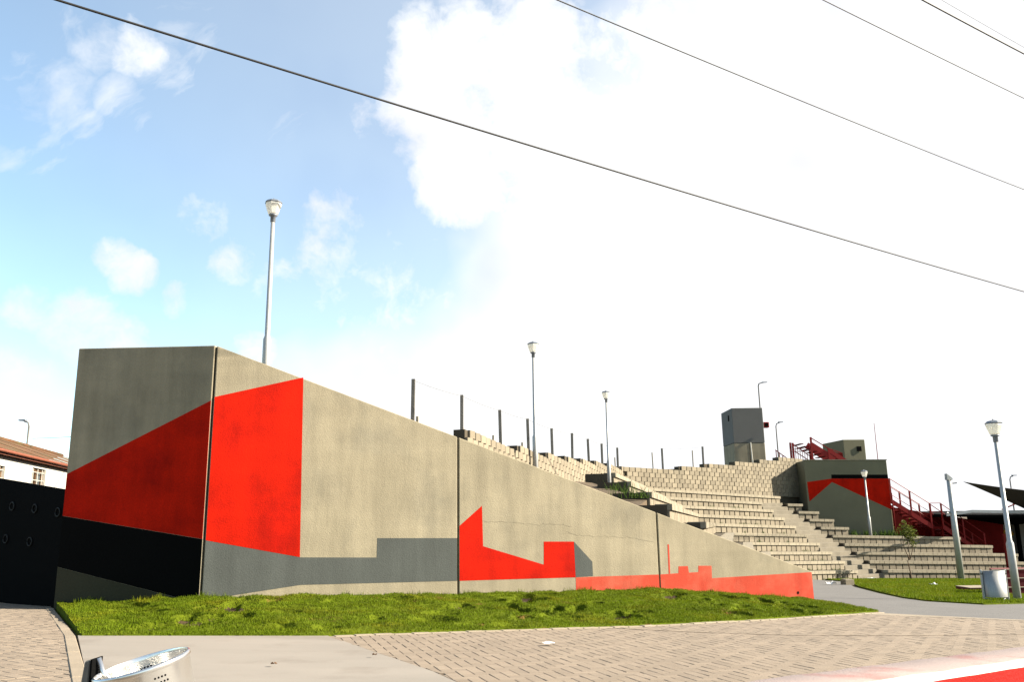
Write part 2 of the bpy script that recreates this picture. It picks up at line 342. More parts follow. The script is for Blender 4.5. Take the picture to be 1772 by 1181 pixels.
def paving(name, poly, e1, W, h, near=300, bed=True):
    base = sheet(name, poly, h - .010, 'sand', .06)
    e1 = Vector((e1[0], e1[1], 0)).normalized(); e1 = (e1 - GN * e1.dot(GN)).normalized(); e2 = GN.cross(e1)
    x0 = min(p[0] for p in poly); x1 = max(p[0] for p in poly); y0 = min(p[1] for p in poly); y1 = max(p[1] for p in poly)
    cx, cy = (x0 + x1) / 2, (y0 + y1) / 2; rad = math.hypot(x1 - x0, y1 - y0) / 2; n = int(rad / W) + 2
    out = []
    for i in range(-n, n):
        for j in range(-n, n):
            mm = (i - j) % 4
            if mm == 0: a, b, o = i + 1.0, j + .5, 0
            elif mm == 3: a, b, o = i + .5, j + 1.0, 1
            else: continue
            q = e1 * (a * W) + e2 * (b * W); x, y = cx + q.x, cy + q.y
            if not (in_poly(x, y, poly) or in_poly(x + .07, y, poly) or in_poly(x - .07, y, poly) or in_poly(x, y + .07, poly) or in_poly(x, y - .07, poly)): continue
            # keep only whole pavers: all four corners inside
            hx, hy = (W * .93, W * .46) if o == 0 else (W * .46, W * .93)
            ok = all(in_poly((cx + (q + e1 * (sx * hx) + e2 * (sy * hy)).x), (cy + (q + e1 * (sx * hx) + e2 * (sy * hy)).y), poly) for sx in (-1, 1) for sy in (-1, 1))
            out.append((math.hypot(x, y - 1.0), x, y, o, ok))
    out.sort()
    vis = [t for t in out if t[4] and abs(t[1]) < .66 * t[2] + .3 and t[2] > 4.5]
    vset = set(id(t) for t in vis[:near])
    pm = []
    for o in (0, 1):
        v, f = paver_mesh(2 * W, W) if o == 0 else paver_mesh(W, 2 * W)
        me = bpy.data.meshes.new('paver'); me.from_pydata(v, [], f); me.materials.append(M['paver']); pm.append((me, v, f))
    rest = MB()
    Mx = Matrix((e1, e2, GN)).transposed()
    for t in out:
        _, x, y, o, ok = t
        z = gz(x, y) + h + random.uniform(-.0016, .0016)
        tilt = Matrix.Rotation(random.gauss(0, .005), 3, 'X') @ Matrix.Rotation(random.gauss(0, .005), 3, 'Y') @ Matrix.Rotation(random.gauss(0, .006), 3, 'Z')
        m3 = Mx @ tilt
        if id(t) in vset:
            ob = put('paver', pm[o][0], base); ob.matrix_local = Matrix.Translation((x, y, z)) @ m3.to_4x4()
        else:
            v, f = pm[o][1], pm[o][2]
            if not ok:                   # paver cut to the line of the border
                ring = [(Vector((x, y, z)) + m3 @ Vector(p)) for p in (v[8], v[9], v[10], v[11])]
                ring = clip_poly(ring, poly)
                if len(ring) < 3: continue
                k = len(ring); low = [q - GN * .045 for q in ring]
                rest.add([q[:] for q in ring + low], [tuple(range(k))] + [(a, (a + 1) % k, k + (a + 1) % k, k + a) for a in range(k)])
                continue
            rest.add([(Vector((x, y, z)) + m3 @ Vector(p))[:] for p in v], f)
    if rest.v:
        me = bpy.data.meshes.new('paver'); me.from_pydata(rest.v, [], rest.f); me.materials.append(M['paver'])
        r = put('paver', me, base); tag(r, kind='stuff')
    return base
PLAZA = [(-2.25, 10.40), (-.70, 7.42), (.62, 4.2), (1.3, 2.4), (2.1, 3.3), (3.0, 4.2), (6.0, 6.6), (9.5, 9.2), (12.6, 11.6), (10.9, 12.85), (8.5, 14.3), (7.7, 14.8), (6.2, 15.55), (3.72, 13.62), (1.72, 12.28), (-.3, 11.3)]
paving('paved_plaza', PLAZA, (.961, .276), .118, .012)
LEFTP = [(-9.05, 16.75), (-5.13, 10.0), (-3.67, 7.45), (-1.2, 3.0), (-3.4, 2.2), (-8.0, 3.5), (-14.0, 9.5), (-16.5, 15.2), (-13.2, 18.0), (-10.2, 16.4)]
paving('paved_forecourt', LEFTP, (.82, -.57), .118, .012)

sheet('concrete_band', [(4.6, 14.35), (6.70, 16.05), (8.0, 14.99), (8.62, 14.54), (8.5, 14.36), (7.7, 14.86), (6.2, 15.6)], .011, 'edging', .06)
JL = [(1.26, 12.0), (2.4, 11.45), (3.6, 11.16), (5.0, 11.3), (6.8, 11.7), (9.5, 12.6)]
sheet('paving_joint', JL + [(x, y + .025) for x, y in reversed(JL)], .0150, 'sand', .01)
# ------------------------------------------------------------------ kerb strip, edging course
def kerb_line(name, pts, w, h, mat, label, cat, seg=1.0, side=1, skew=0):
    t = thing(name, label, cat, (pts[0][0], pts[0][1], gz(*pts[0])))
    for a, b in zip(pts[:-1], pts[1:]):
        a, b = Vector(a), Vector(b); ln = (b - a).length; u = (b - a).normalized(); nn = Vector((-u.y, u.x)) * side
        k = max(1, round(ln / seg))
        for i in range(k):
            p = a + u * (ln * i / k + .004); q = a + u * (ln * (i + 1) / k - .004); j = random.uniform(-.004, .004)
            P4 = [p, q, q + nn * w, p + nn * w]
            o = MB().hexa([(c.x, c.y, gz(c.x, c.y) - .1) for c in P4], [(c.x, c.y, gz(c.x, c.y) + h + j) for c in P4]).build('kerb_stone', mat, t)
            bevel(o, .008)
    return t
kerb_line('kerb_strip', [(-2.9, 6.05), (-5.12, 10.13), (-7.95, 14.9)], .115, .018, 'edging', 'narrow concrete kerb strip between the left pavers and the grass', 'kerb', 1.0)
kerb_line('edging_course', [(-2.2, 10.46), (1.74, 12.42), (3.78, 13.82), (6.75, 16.2)],   .12, .022, 'edging', 'thin pale edging course along the front of the sloping lawn', 'edging', .24, -1)

# ------------------------------------------------------------------ mural wall
A = Vector((-5.25, 14.4)); B = Vector((6.74, 19.6)); C = Vector((-7.845, 14.7))
uAB = (B - A).normalized(); nAB = Vector((uAB.y, -uAB.x)); uAC = (C - A).normalized(); nAC = Vector((-uAC.y, uAC.x))
JO = [0.0, 4.55, 9.0, 13.075]
def topz(s): return 4.372 - 4.351 * s / 13.075
wallt = thing('mural_wall', 'long sloping concrete wall with red, grey and black mural beside the lawn', 'wall', (A.x, A.y, 0))
def wp(P, u, n, s, z, off=0.0): q = P + u * s + n * off; return (q.x, q.y, z)
for i in range(3):
    s0 = JO[i] + (.022 if i == 0 else .016); s1 = JO[i + 1] - (.018 if i < 2 else 0)
    o = MB().hexa([wp(A, uAB, nAB, s0, -1.3), wp(A, uAB, nAB, s1, -1.3), wp(A, uAB, nAB, s1, -1.3, -.3), wp(A, uAB, nAB, s0, -1.3, -.3)],
                  [wp(A, uAB, nAB, s0, topz(s0)), wp(A, uAB, nAB, s1, topz(s1)), wp(A, uAB, nAB, s1, topz(s1), -.3), wp(A, uAB, nAB, s0, topz(s0), -.3)]).build('panel', 'concrete', wallt)
    bevel(o, .015, 2)
o = MB().hexa([wp(A, uAC, nAC, .022, -1.3), wp(A, uAC, nAC, 2.61, -1.3), wp(A, uAC, nAC, 2.61, -1.3, -.3), wp(A, uAC, nAC, .022, -1.3, -.3)],
              [wp(A, uAC, nAC, .022, 4.372), wp(A, uAC, nAC, 2.61, 4.417), wp(A, uAC, nAC, 2.61, 4.417, -.3), wp(A, uAC, nAC, .022, 4.372, -.3)]).build('panel', 'concrete', wallt)
bevel(o, .015, 2)
# wall returning behind the end panel
o = MB().hexa([(C.x, C.y + .33, -1.5), (C.x + .3, C.y + .33, -1.5), (-8.6, 26, -1.5), (-8.9, 26, -1.5)], [(C.x, C.y + .33, 4.41), (C.x + .3, C.y + .33, 4.41), (-8.6, 26, 4.41), (-8.9, 26, 4.41)]).build('return_wall', 'concrete', wallt)
for s in JO[1:3]:
    MB().hexa([wp(A, uAB, nAB, s - .03, -1.2, -.05), wp(A, uAB, nAB, s + .03, -1.2, -.05), wp(A, uAB, nAB, s + .03, -1.2, -.25), wp(A, uAB, nAB, s - .03, -1.2, -.25)],
              [wp(A, uAB, nAB, s - .03, topz(s) - .03, -.05), wp(A, uAB, nAB, s + .03, topz(s) - .03, -.05), wp(A, uAB, nAB, s + .03, topz(s) - .03, -.25), wp(A, uAB, nAB, s - .03, topz(s) - .03, -.25)]).build('joint_strip', 'joint', wallt)
MB().tube([(A.x + .01, A.y + .085, -1.2), (A.x + .01, A.y + .085, 4.33)], .055, 8).build('joint_strip', 'joint', wallt)
def paint(P, u, n, pts, mat, parent, off=.003, th=.006, name='painted_shape', label=None):
    k = len(pts)
    v = [wp(P, u, n, s, z, off) for s, z in pts] + [wp(P, u, n, s, z, off - th) for s, z in pts]
    f = [tuple(range(k)), tuple(range(2 * k - 1, k - 1, -1))] + [(i, (i + 1) % k, k + (i + 1) % k, k + i) for i in range(k)]
    o = mesh(name, v, f, mat, parent)
    if label: o['label'] = label
    return o
paint(A, uAB, nAB, [(.03, 3.448), (1.542, 3.879), (1.604, .68), (.03, 1.003)], 'red', wallt, label='large bright red four-sided shape beside the corner')
paint(A, uAB, nAB, [(.03, .998), (1.604, .676), (2.979, .632), (2.983, .976), (4.525, .944), (4.525, .162), (1.632, .21), (.23, .055), (.03, .02), (.03, .06)], 'grey', wallt, label='stepped grey band along the foot of the first panel')
paint(A, uAB, nAB, [(4.575, 1.17), (5.036, 1.543), (5.054, .781), (6.333, .396), (6.344, .838), (7.013, .823), (7.028, .128), (4.575, .16)], 'red', wallt, label='red skyline shape with pointed peak')
paint(A, uAB, nAB, [(7.016, .82), (7.419, .417), (7.421, .138), (7.031, .131)], 'grey', wallt, label='small grey wedge beside the red block')
paint(A, uAB, nAB, [(7.031, .127), (8.98, .109), (8.98, -.60), (7.031, -.60)], 'salmon', wallt, label='faded red strip above the grass')
paint(A, uAB, nAB, [(9.233, .713), (9.27, .712), (9.262, .118), (9.226, .118)], 'salmon', wallt, label='thin red upright line')
paint(A, uAB, nAB, [(9.02, .109), (9.469, .116), (9.478, .257), (9.712, .255), (9.732, .118), (9.974, .121), (9.983, .252), (10.321, .24), (10.315, -.017), (13.06, .008), (13.07, -1.0), (9.02, -.9)], 'salmon', wallt, label='faded red skyline with two blocks at the low end')
paint(A, uAC, nAC, [(.03, 3.385), (2.602, 2.165), (2.605, 1.447), (.03, 1.025)], 'red', wallt, label='red shape on the shaded end face')
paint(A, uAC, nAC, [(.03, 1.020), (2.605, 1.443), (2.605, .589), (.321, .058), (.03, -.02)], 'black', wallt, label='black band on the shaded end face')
def crack(pts, w, name='hairline_crack'):
    fine_ = []
    for (s0, z0_), (s1, z1_) in zip(pts[:-1], pts[1:]):
        for i in range(7): fine_.append((lerp(s0, s1, i / 7) , lerp(z0_, z1_, i / 7) + random.gauss(0, .010)))
    fine_.append(pts[-1]); ws = [w * random.uniform(.3, 1.0) for _ in fine_]
    top = [(s, z + q / 2) for (s, z), q in zip(fine_, ws)]; low = [(s, z - q / 2) for (s, z), q in zip(fine_, ws)]
    k = len(top); v = [wp(A, uAB, nAB, s, z, .002) for s, z in top + low]
    mesh(name, v, [(i, i + 1, k + i + 1, k + i) for i in range(k - 1)], 'stain', wallt)
crack([(5.06, 1.248), (5.59, 1.218), (6.21, 1.165), (6.62, 1.17), (6.98, 1.12)], .008)
crack([(6.85, 1.02), (7.05, .95), (7.24, .932), (7.64, .912), (8.25, .877), (8.88, .781)], .007)
crack([(2.60, 3.2), (2.57, 2.9), (2.58, 2.67)], .008)
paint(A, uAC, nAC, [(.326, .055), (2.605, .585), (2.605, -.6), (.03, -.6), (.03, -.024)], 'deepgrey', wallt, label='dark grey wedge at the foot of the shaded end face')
MB().tube([wp(A, uAB, nAB, 12.62, -.42, .01), wp(A, uAB, nAB, 12.62, -.42, -.1)], .03, 10).build('drain_hole', 'dark', wallt)

# ------------------------------------------------------------------ sloping lawn in front of the mural wall
BACK = [(C + Vector((.02, .05)), .09), (A + Vector((0, .06)), .225), (A + uAB * 4.55 - nAB * .06, .25), (A + uAB * 9.0 - nAB * .06, .32), (B - nAB * .06 - uAB * .02, .05)]
def pnoise(x, y):
    return (math.sin(x * 2.3 + 1.7 * math.sin(y * 1.9 + .4)) + math.sin(y * 3.7 + 1.3 * math.sin(x * 2.9)) + .7 * math.sin(x * 7.1 + y * 5.3 + 2 * math.sin(x * 1.1))) / 2.7
def lawn_pt(s, v):
    k = min(int(s), 3); t = s - k
    F = Vector(GRASS_F[k]).lerp(Vector(GRASS_F[k + 1]), t); Bp = BACK[k][0].lerp(BACK[k + 1][0], t); hb = lerp(BACK[k][1], BACK[k + 1][1], t)
    q = F.lerp(Bp, v); h = hb * (v ** .75) * (1.0)
    edge = min(1.0, v * 12)
    n = (math.sin(q.x * 3.1 + q.y * 1.7) + math.sin(q.x * 1.3 - q.y * 4.3 + 1) + math.sin(q.x * 6.7 + q.y * 5.1)) * .008 + (math.sin(q.x * 11.3 + 2.1 * math.sin(q.y * 6.1)) + math.sin(q.y * 13.9 + 2.3 * math.sin(q.x * 7.7))) * .009
    for hx, hy, a, b in HB.get((int(q.x // .5), int(q.y // .5)), ()):
        e = ((q.x - hx) / (a * 1.25)) ** 2 + ((q.y - hy) / (b * 1.6)) ** 2
        if e < 1: n -= .12 * (1 - e) ** .5
    return (q.x, q.y, gz(q.x, q.y) + .022 + h + n * edge)
HB = {}
# bare hollows in the turf
HOL = [(random.uniform(0.1, 3.6), random.uniform(.04, .92), random.choice((.10, .15, .2, .3)) * random.uniform(.8, 1.2), random.uniform(.10, .24)) for _ in range(95)]
HOLXY = [(lawn_pt(s, v)[0], lawn_pt(s, v)[1], a, b) for s, v, a, b in HOL]
for hh_ in HOLXY:                        # look-up grid of the hollows
    cells = {(int((hh_[0] + dx) // .5), int((hh_[1] + dy) // .5)) for dx in np.linspace(-.5, .5, 5) for dy in np.linspace(-.5, .5, 5)}
    for c_ in cells: HB.setdefault(c_, []).append(hh_)
def make_lawn():
    ns, nv = 560, 110
    v = [lawn_pt(4 * i / ns, j / nv) for i in range(ns + 1) for j in range(nv + 1)]
    f = [(i * (nv + 1) + j, (i + 1) * (nv + 1) + j, (i + 1) * (nv + 1) + j + 1, i * (nv + 1) + j + 1) for i in range(ns) for j in range(nv)]
    rim = [i * (nv + 1) for i in range(ns + 1)]; lft = list(range(nv + 1)); rgt = [ns * (nv + 1) + j for j in range(nv + 1)]
    for line in (rim, lft, rgt):
        b0 = len(v); v += [(v[i][0], v[i][1], v[i][2] - .35) for i in line]
        f += [(line[k], line[k + 1], b0 + k + 1, b0 + k) for k in range(len(line) - 1)]
    o = mesh('sloping_lawn', v, f, 'turf', smooth=True); tag(o, kind='structure'); o.data.materials.append(M['soil'])
    for pl_ in o.data.polygons:          # bare soil shows in the trodden hollows
        c = pl_.center
        for hx, hy, a, b in HB.get((int(c.x // .5), int(c.y // .5)), ()):
            if ((c.x - hx) / a) ** 2 + ((c.y - hy) / (b * 1.25)) ** 2 < .8: pl_.material_index = 1; break
make_lawn()
RLAWN = [(12.0, 20.35), (15.4, 20.55), (24, 24), (34, 40), (31, 49.5), (20.6, 45.2), (17.0, 43.0), (15.2, 42.3), (14.75, 38.2), (12.5, 31.5), (10.85, 25.5), (10.1, 22.5), (9.95, 21.0), (10.55, 19.62)]
tag(sheet('far_lawn', RLAWN, .03, 'turf', .08), kind='structure')
def blades(name, pts, hmin, hmax, w, mat, lean=.6, kind='stuff', label=None, cat=None, parent=None, nb=1):
    pts = np.asarray(pts); n = len(pts)
    ang = rng.uniform(0, 2 * math.pi, n); h = rng.uniform(hmin, hmax, n); ln = rng.uniform(.1, lean, n) * h; la = rng.uniform(0, 2 * math.pi, n)
    ca, sa = np.cos(ang) * w / 2, np.sin(ang) * w / 2
    z = pts[:, 2] - .005
    v = np.empty((n, 3, 3))
    v[:, 0] = np.stack([pts[:, 0] - ca, pts[:, 1] - sa, z], 1); v[:, 1] = np.stack([pts[:, 0] + ca, pts[:, 1] + sa, z], 1)
    v[:, 2] = np.stack([pts[:, 0] + np.cos(la) * ln, pts[:, 1] + np.sin(la) * ln, z + h], 1)
    v = v.reshape(-1, 3)
    if parent is not None: v = v - np.array(wloc(parent))
    me = bpy.data.meshes.new(name); me.vertices.add(3 * n); me.vertices.foreach_set('co', v.ravel())
    me.loops.add(3 * n); me.loops.foreach_set('vertex_index', np.arange(3 * n, dtype=np.int32))
    me.polygons.add(n); me.polygons.foreach_set('loop_start', np.arange(0, 3 * n, 3, dtype=np.int32)); me.update(calc_edges=True)
    me.materials.append(M[mat])
    o = put(name, me, parent); tag(o, label, cat, kind=kind); return o
gp = []
for _ in range(190000):
    s = random.random() * 4; v = random.random()
    if random.random() > .55 and s < .2: continue
    x, y, z = lawn_pt(s, v)
    bare = False
    for hx, hy, a, b in HB.get((int(x // .5), int(y // .5)), ()):
        if ((x - hx) / a) ** 2 + ((y - hy) / b) ** 2 < 1 + .5 * pnoise(x * 9, y * 9): bare = True; break
    if bare and random.random() < .96: continue
    if pnoise(x * 1.4, y * 1.4) < -.52 and random.random() < .6: continue
    gp.append((x, y, z))
tag(blades('grass', gp, .016, .046, .012, 'grass', .9), 'short yellow-green grass on the bank in front of the mural wall', 'grass')
gp = []
for _ in range(2600):                   # taller tufts against the wall
    s = random.uniform(.05, 3.9); x, y, z = lawn_pt(s, random.uniform(.95, .995))
    if pnoise(x * 2.2, y) > .15: gp.append((x, y, z))
tag(blades('grass_tufts', gp, .04, .11, .011, 'grass'), 'taller grass tufts along the foot of the mural wall', 'grass')
gp = []
while len(gp) < 90000:
    y = random.uniform(19.6, 49); x = random.uniform(9.9, 33)
    if random.random() > (22.0 / y) ** 1.6 or not in_poly(x, y, RLAWN) or x > .66 * y: continue
    if pnoise(x * .8, y * .8) < -.6 and random.random() < .8: continue
    gp.append((x, y, gz(x, y) + .03))
tag(blades('grass', gp, .03, .085, .018, 'grass'), 'short grass of the flat lawn below the block terraces', 'grass')

# ------------------------------------------------------------------ block retaining walls
def block_mesh(lx, dy, hz, ch=.012):
    # local: x along the wall, -y outwards (front at y=0), z up from 0; front edges chamfered
    x = lx / 2
    v = [(-x, dy, 0), (x, dy, 0), (x, dy, hz), (-x, dy, hz), (-x, ch, 0), (x, ch, 0), (x, ch, hz), (-x, ch, hz), (-x + ch, 0, ch * .6), (x - ch, 0, ch * .6), (x - ch, 0, hz - ch * .6), (-x + ch, 0, hz - ch * .6)]
    f = [(0, 1, 2, 3), (8, 9, 10, 11)]
    for a in (0, 4):
        for i in range(4): f.append((a + i, a + (i + 1) % 4, a + 4 + (i + 1) % 4, a + 4 + i))
    return v, f
_bm = {}
def block_data(lx, dy, hz, mat):
    k = (round(lx, 3), dy, hz, mat)
    if k not in _bm:
        v, f = block_mesh(lx, dy, hz); me = bpy.data.meshes.new('block'); me.from_pydata(v, [], f)
        bm = bmesh.new(); bm.from_mesh(me); bmesh.ops.recalc_face_normals(bm, faces=bm.faces); bm.to_mesh(me); bm.free()
        me.materials.append(M[mat]); _bm[k] = (me, v, f)
    return _bm[k]
def frame3(u): # u: 2D along; columns x=u, y=inward, z=up
    return Matrix(((u.x, -u.y, 0), (u.y, u.x, 0), (0, 0, 1)))
def place_blocks(items, parent, near, dims, mat, name='block'):
    """items: (priority, position Vector3, u2) -> nearest as objects, the rest as one mesh"""
    items.sort(key=lambda t: t[0]); me, v, f = block_data(*dims, mat); w = wloc(parent); rest = MB()
    for i, (_, p, u) in enumerate(items):
        p = p + Vector((-u.y, u.x, 0)) * random.uniform(-.006, .008)
        m3 = frame3(u)
        if i < near:
            o = put(name, me, parent); o.matrix_local = Matrix.Translation(p - w) @ m3.to_4x4()
        else: rest.add([(p + m3 @ Vector(q))[:] for q in v], f)
    if rest.v: tag(rest.build(name, mat, parent), kind='stuff')
PITCH, COURSE = .42, .24
def retaining_wall(name, label, P0, u, length, z0, slope, steps, zb, s_start=0.0, near=300):
    n = Vector((u.y, -u.x)); t = thing(name, label, 'wall', (P0.x, P0.y, zb))
    def ztop(s): return z0 - slope * s + COURSE * sum(1 for q in steps if s >= q)
    items = []; ncol = int((length - s_start) / PITCH)
    for i in range(ncol + 1):
        for c in range(-len(steps), 14):
            s = s_start + (i + .5) * PITCH + (.5 * PITCH if c % 2 else 0)
            if s + PITCH / 2 > length: continue
            if c < -sum(1 for q in steps if s - PITCH * .3 >= q): continue
            z = z0 - slope * s - (c + 1) * COURSE
            if z < zb - .1: break
            q = P0 + u * s + n * (.006 * c)
            items.append((math.hypot(q.x, q.y), Vector((q.x, q.y, z)), u))
    place_blocks(items, t, near, (PITCH - .035, .26, COURSE - .006), 'block')
    # solid core set back behind the block faces
    cuts = [s_start] + [q for q in steps if s_start < q < length] + [length]
    for a, b in zip(cuts[:-1], cuts[1:]):
        za, zb2 = ztop(a) - .03, ztop(b - 1e-4) - .03
        p, q = P0 + u * a - n * .09, P0 + u * b - n * .09; p2, q2 = p - n * .35, q - n * .35
        MB().hexa([(p.x, p.y, zb - .6), (q.x, q.y, zb - .6), (q2.x, q2.y, zb - .6), (p2.x, p2.y, zb - .6)], [(p.x, p.y, za), (q.x, q.y, zb2), (q2.x, q2.y, zb2), (p2.x, p2.y, za)]).build('wall_core', 'core', t)
    return t, ztop
W0 = Vector((5.69, 43.5)); u2 = Vector((.8, .6)); n2 = Vector((.6, -.8))
F0 = Vector((-2.55, 21.0)); u1 = Vector((7.91, 22.2)).normalized(); n1 = Vector((u1.y, -u1.x))
wallA, ztopA = retaining_wall('retaining_wall', 'sunlit block retaining wall running back behind the mural wall, fence posts on top', F0 + n1 * .25, u1, 24.2, 3.86, .078, [2.2, 7.5, 10.7, 13.2, 15.6, 18.0, 20.6, 23.6], 2.55, 3.0)
wallB, ztopB = retaining_wall('retaining_wall', 'long back wall of pale concrete blocks above the top seating row', W0, u2, 15.8, 3.92, .02, [4.3, 6.4, 9.0, 11.3, 13.2], 2.35)

# ------------------------------------------------------------------ seating terraces
RISE, RUN, CAPH = .445, .685, .145
SL = .034
def zrow(k, t): return 2.39 - RISE * k - SL * (t - 9.6)          # underside of the capping of row k
def off(k): return .52 + RUN * k
u3 = Vector((math.cos(R(14)), math.sin(R(14)))); n3 = Vector((u3.y, -u3.x))
ter = thing('seating_terrace', 'stepped amphitheatre seating of pale concrete blocks with capping stones', 'terrace', (14, 44, -1.9))
bitems = []
def row(P0, u, length, zfun, depth, blocks=True, name='seat_row', prio=0.0, base=None):
    """one straight seating row: core, block riser and capping; P0 is the front of its start"""
    n = Vector((u.y, -u.x)); za, zb = zfun(0), zfun(length)
    p, q = P0 - n * .07, P0 + u * length - n * .07; p2, q2 = p - n * depth, q - n * depth
    lo = base if base is not None else .75
    MB().hexa([(p.x, p.y, za - lo), (q.x, q.y, zb - lo), (q2.x, q2.y, zb - lo), (p2.x, p2.y, za - lo)],
              [(p.x, p.y, za + CAPH - .02), (q.x, q.y, zb + CAPH - .02), (q2.x, q2.y, zb + CAPH - .02), (p2.x, p2.y, za + CAPH - .02)]).build(name, 'core' if blocks else 'tread', ter)
    # end slabs so the ends read as blocks too
    if blocks:
        k = int(length / .40)
        for i in range(k):
            s = (i + .5) * length / k; c = P0 + u * s
            bitems.append((math.hypot(c.x, c.y) + prio, Vector((c.x, c.y, zfun(s) - .30)), u))
    # capping: short stones with fine joints, one mesh
    mb = MB(); k = max(1, int(length / .30)); ux, uy = Vector((u.x, u.y, 0)), Vector((n.x, n.y, 0))
    for i in range(k):
        s0, s1 = length * i / k + .006, length * (i + 1) / k - .006; z0_, z1_ = zfun(s0), zfun(s1); jj = random.uniform(-.006, .006)
        a, b = P0 + u * s0 + n * (.06 + jj), P0 + u * s1 + n * (.06 + jj); a2, b2 = a - n * .42, b - n * .42
        mb.hexa([(a.x, a.y, z0_), (b.x, b.y, z1_), (b2.x, b2.y, z1_), (a2.x, a2.y, z0_)], [(a.x, a.y, z0_ + CAPH), (b.x, b.y, z1_ + CAPH), (b2.x, b2.y, z1_ + CAPH), (a2.x, a2.y, z0_ + CAPH)])
    mb.build('capping', 'cap', ter)
# section in front of the long back wall
for k in range(10):
    t0 = 1.24 + .45 * k; t1 = 12.3 if k == 0 else 9.65
    P0 = W0 + n2 * off(k) + u2 * t0
    row(P0, u2, t1 - t0, lambda s, k=k, t0=t0: zrow(k, t0 + s), .62 if k else .5)
# section beyond the stair
LEN3 = [0, 1.0, 1.35, 1.6, 1.8, 8.4, 9.7, 10.5, 10.2, 9.9]
DEP3 = [0, 2.6, 3.0, 3.3, 3.6, 6.0, .62, .62, .62, .62]
for k in range(1, 10):
    P0 = W0 + n2 * off(k) + u2 * 12.0
    row(P0, u3, LEN3[k], lambda s, k=k: zrow(k, 12.0) - .033 * s, DEP3[k])
# section along the sunlit wall, seen end on
NK = [Vector((3.50, 29.4)), Vector((3.64, 26.6)), Vector((3.69, 23.0)), Vector((3.78, 20.6)), Vector((4.3, 19.4)), Vector((4.9, 19.5)), Vector((5.5, 19.7)), Vector((6.0, 20.0)), Vector((6.5, 20.4)), Vector((7.0, 20.8))]
NZ = [2.70, 2.27, 1.82, 1.45, 1.02, .57, .13, -.32, -.75, -1.2]
for k in range(10):
    K = W0 + n2 * off(k) + u2 * (1.24 + .45 * k); u = (K - NK[k]).normalized(); ln = (K - NK[k]).length
    zk = zrow(k, 1.24 + .45 * k)
    row(NK[k], u, ln, lambda s, k=k, ln=ln, zk=zk: lerp(NZ[k], zk, s / ln), .95 if k < 4 else 1.1, prio=500)
place_blocks(bitems, ter, 300, (.40 - .03, .12, .292), 'block')
# treads of the upper walk and the ground behind the walls
def slabz(name, pts, mat, kind='structure', depth=1.0):
    n = len(pts); v = list(pts) + [(x, y, z - depth) for x, y, z in pts]
    f = [tuple(range(n)), tuple(range(2 * n - 1, n - 1, -1))] + [(i, (i + 1) % n, n + (i + 1) % n, n + i) for i in range(n)]
    o = mesh(name, v, f, mat); tag(o, kind=kind); return o
pA = A + uAB * .3 - nAB * .31; pJ = A + uAB * 4.5 - nAB * .31; pE = A + uAB * 8.2 - nAB * .31; pF = A + uAB * 12.9 - nAB * .31
slabz('embankment', [(pA.x, pA.y, 3.6), (pJ.x, pJ.y, 2.45), (F0.x + .3, F0.y + .6, 2.6), (F0.x - .6, F0.y - .2, 3.2)], 'earth')
slabz('embankment', [(pJ.x, pJ.y, 2.45), (pE.x, pE.y, 1.2), (3.6, 23, 1.75), (2.7, 29.2, 2.5), (5.9, 43.5, 2.5), (5.4, 43.6, 2.5), (F0.x + .3, F0.y + .6, 2.6)], 'earth')
slabz('embankment', [(pE.x, pE.y, 1.2), (pF.x, pF.y, -.35), (7.2, 21, -1.0), (3.7, 23, 1.5)], 'earth')
slabz('upper_terrace', [(-5.6, 14.9, 3.9), (-7.5, 15.0, 3.9), (-8.5, 26, 3.9), (-14, 34, 3.9), (-14, 75, 3.9), (19, 75, 4.4), (21.4, 66, 4.4), (21.6, 57, 4.4), (20.5, 54.9, 4.4), (18.4, 53.4, 4.4), (5.3, 43.9, 3.75), (-2.95, 21.2, 3.55), (-4.2, 17.5, 3.75)], 'earth', depth=3.5)
sheet('arena_floor', [(7.2, 20.6), (7.4, 24.5), (9.4, 33), (12.6, 42.2), (11.8, 42.3), (9.0, 38), (7.0, 30), (6.7, 22)], .004, 'asphalt')

# ------------------------------------------------------------------ stair between the two block sections
stair = thing('block_stairway', 'narrow block stairway climbing between the two seating sections', 'stairs', (18.5, 45, -1.8))
for k in range(1, 10):
    zt = zrow(k, 10.8) + CAPH
    for (o_, z) in ((off(k) + .02, zt - RISE / 2), (off(k) + .02 - RUN / 2, zt)):
        a = W0 + n2 * o_ + u2 * 9.66; b = W0 + n2 * o_ + u2 * 12.02
        mb = MB().obox((a.x, a.y, 0), Vector((u2.x, u2.y, 0)), Vector((n2.x, n2.y, 0)), Vector((0, 0, 1)), (0, 2.36), (-.62, 0), (z - .5, z))
        o = mb.build('step', 'tread', stair); bevel(o, .015)

# ------------------------------------------------------------------ fences on the retaining walls
def fence(name, label, posts, wires, tilt=True):
    t = thing(name, label, 'fence', posts[0][0])
    for (p, zt, r, mat) in posts:
        p = Vector(p); dx, dy = random.uniform(-.03, .03), random.uniform(-.02, .02)
        o = MB().hexa([(p.x - r, p.y - r, p.z), (p.x + r, p.y - r, p.z), (p.x + r, p.y + r, p.z), (p.x - r, p.y + r, p.z)], [(p.x - r + dx, p.y - r + dy, zt), (p.x + r + dx, p.y - r + dy, zt), (p.x + r + dx, p.y + r + dy, zt), (p.x - r + dx, p.y + r + dy, zt)]).build('post', mat, t)
        bevel(o, .008)
    for (p, q, r, sag) in wires:
        p, q = Vector(p), Vector(q)
        MB().tube([p.lerp(q, i / 8) - Vector((0, 0, sag * 4 * (i / 8) * (1 - i / 8))) for i in range(9)], r, 5).build('wire', 'post', t)
    return t
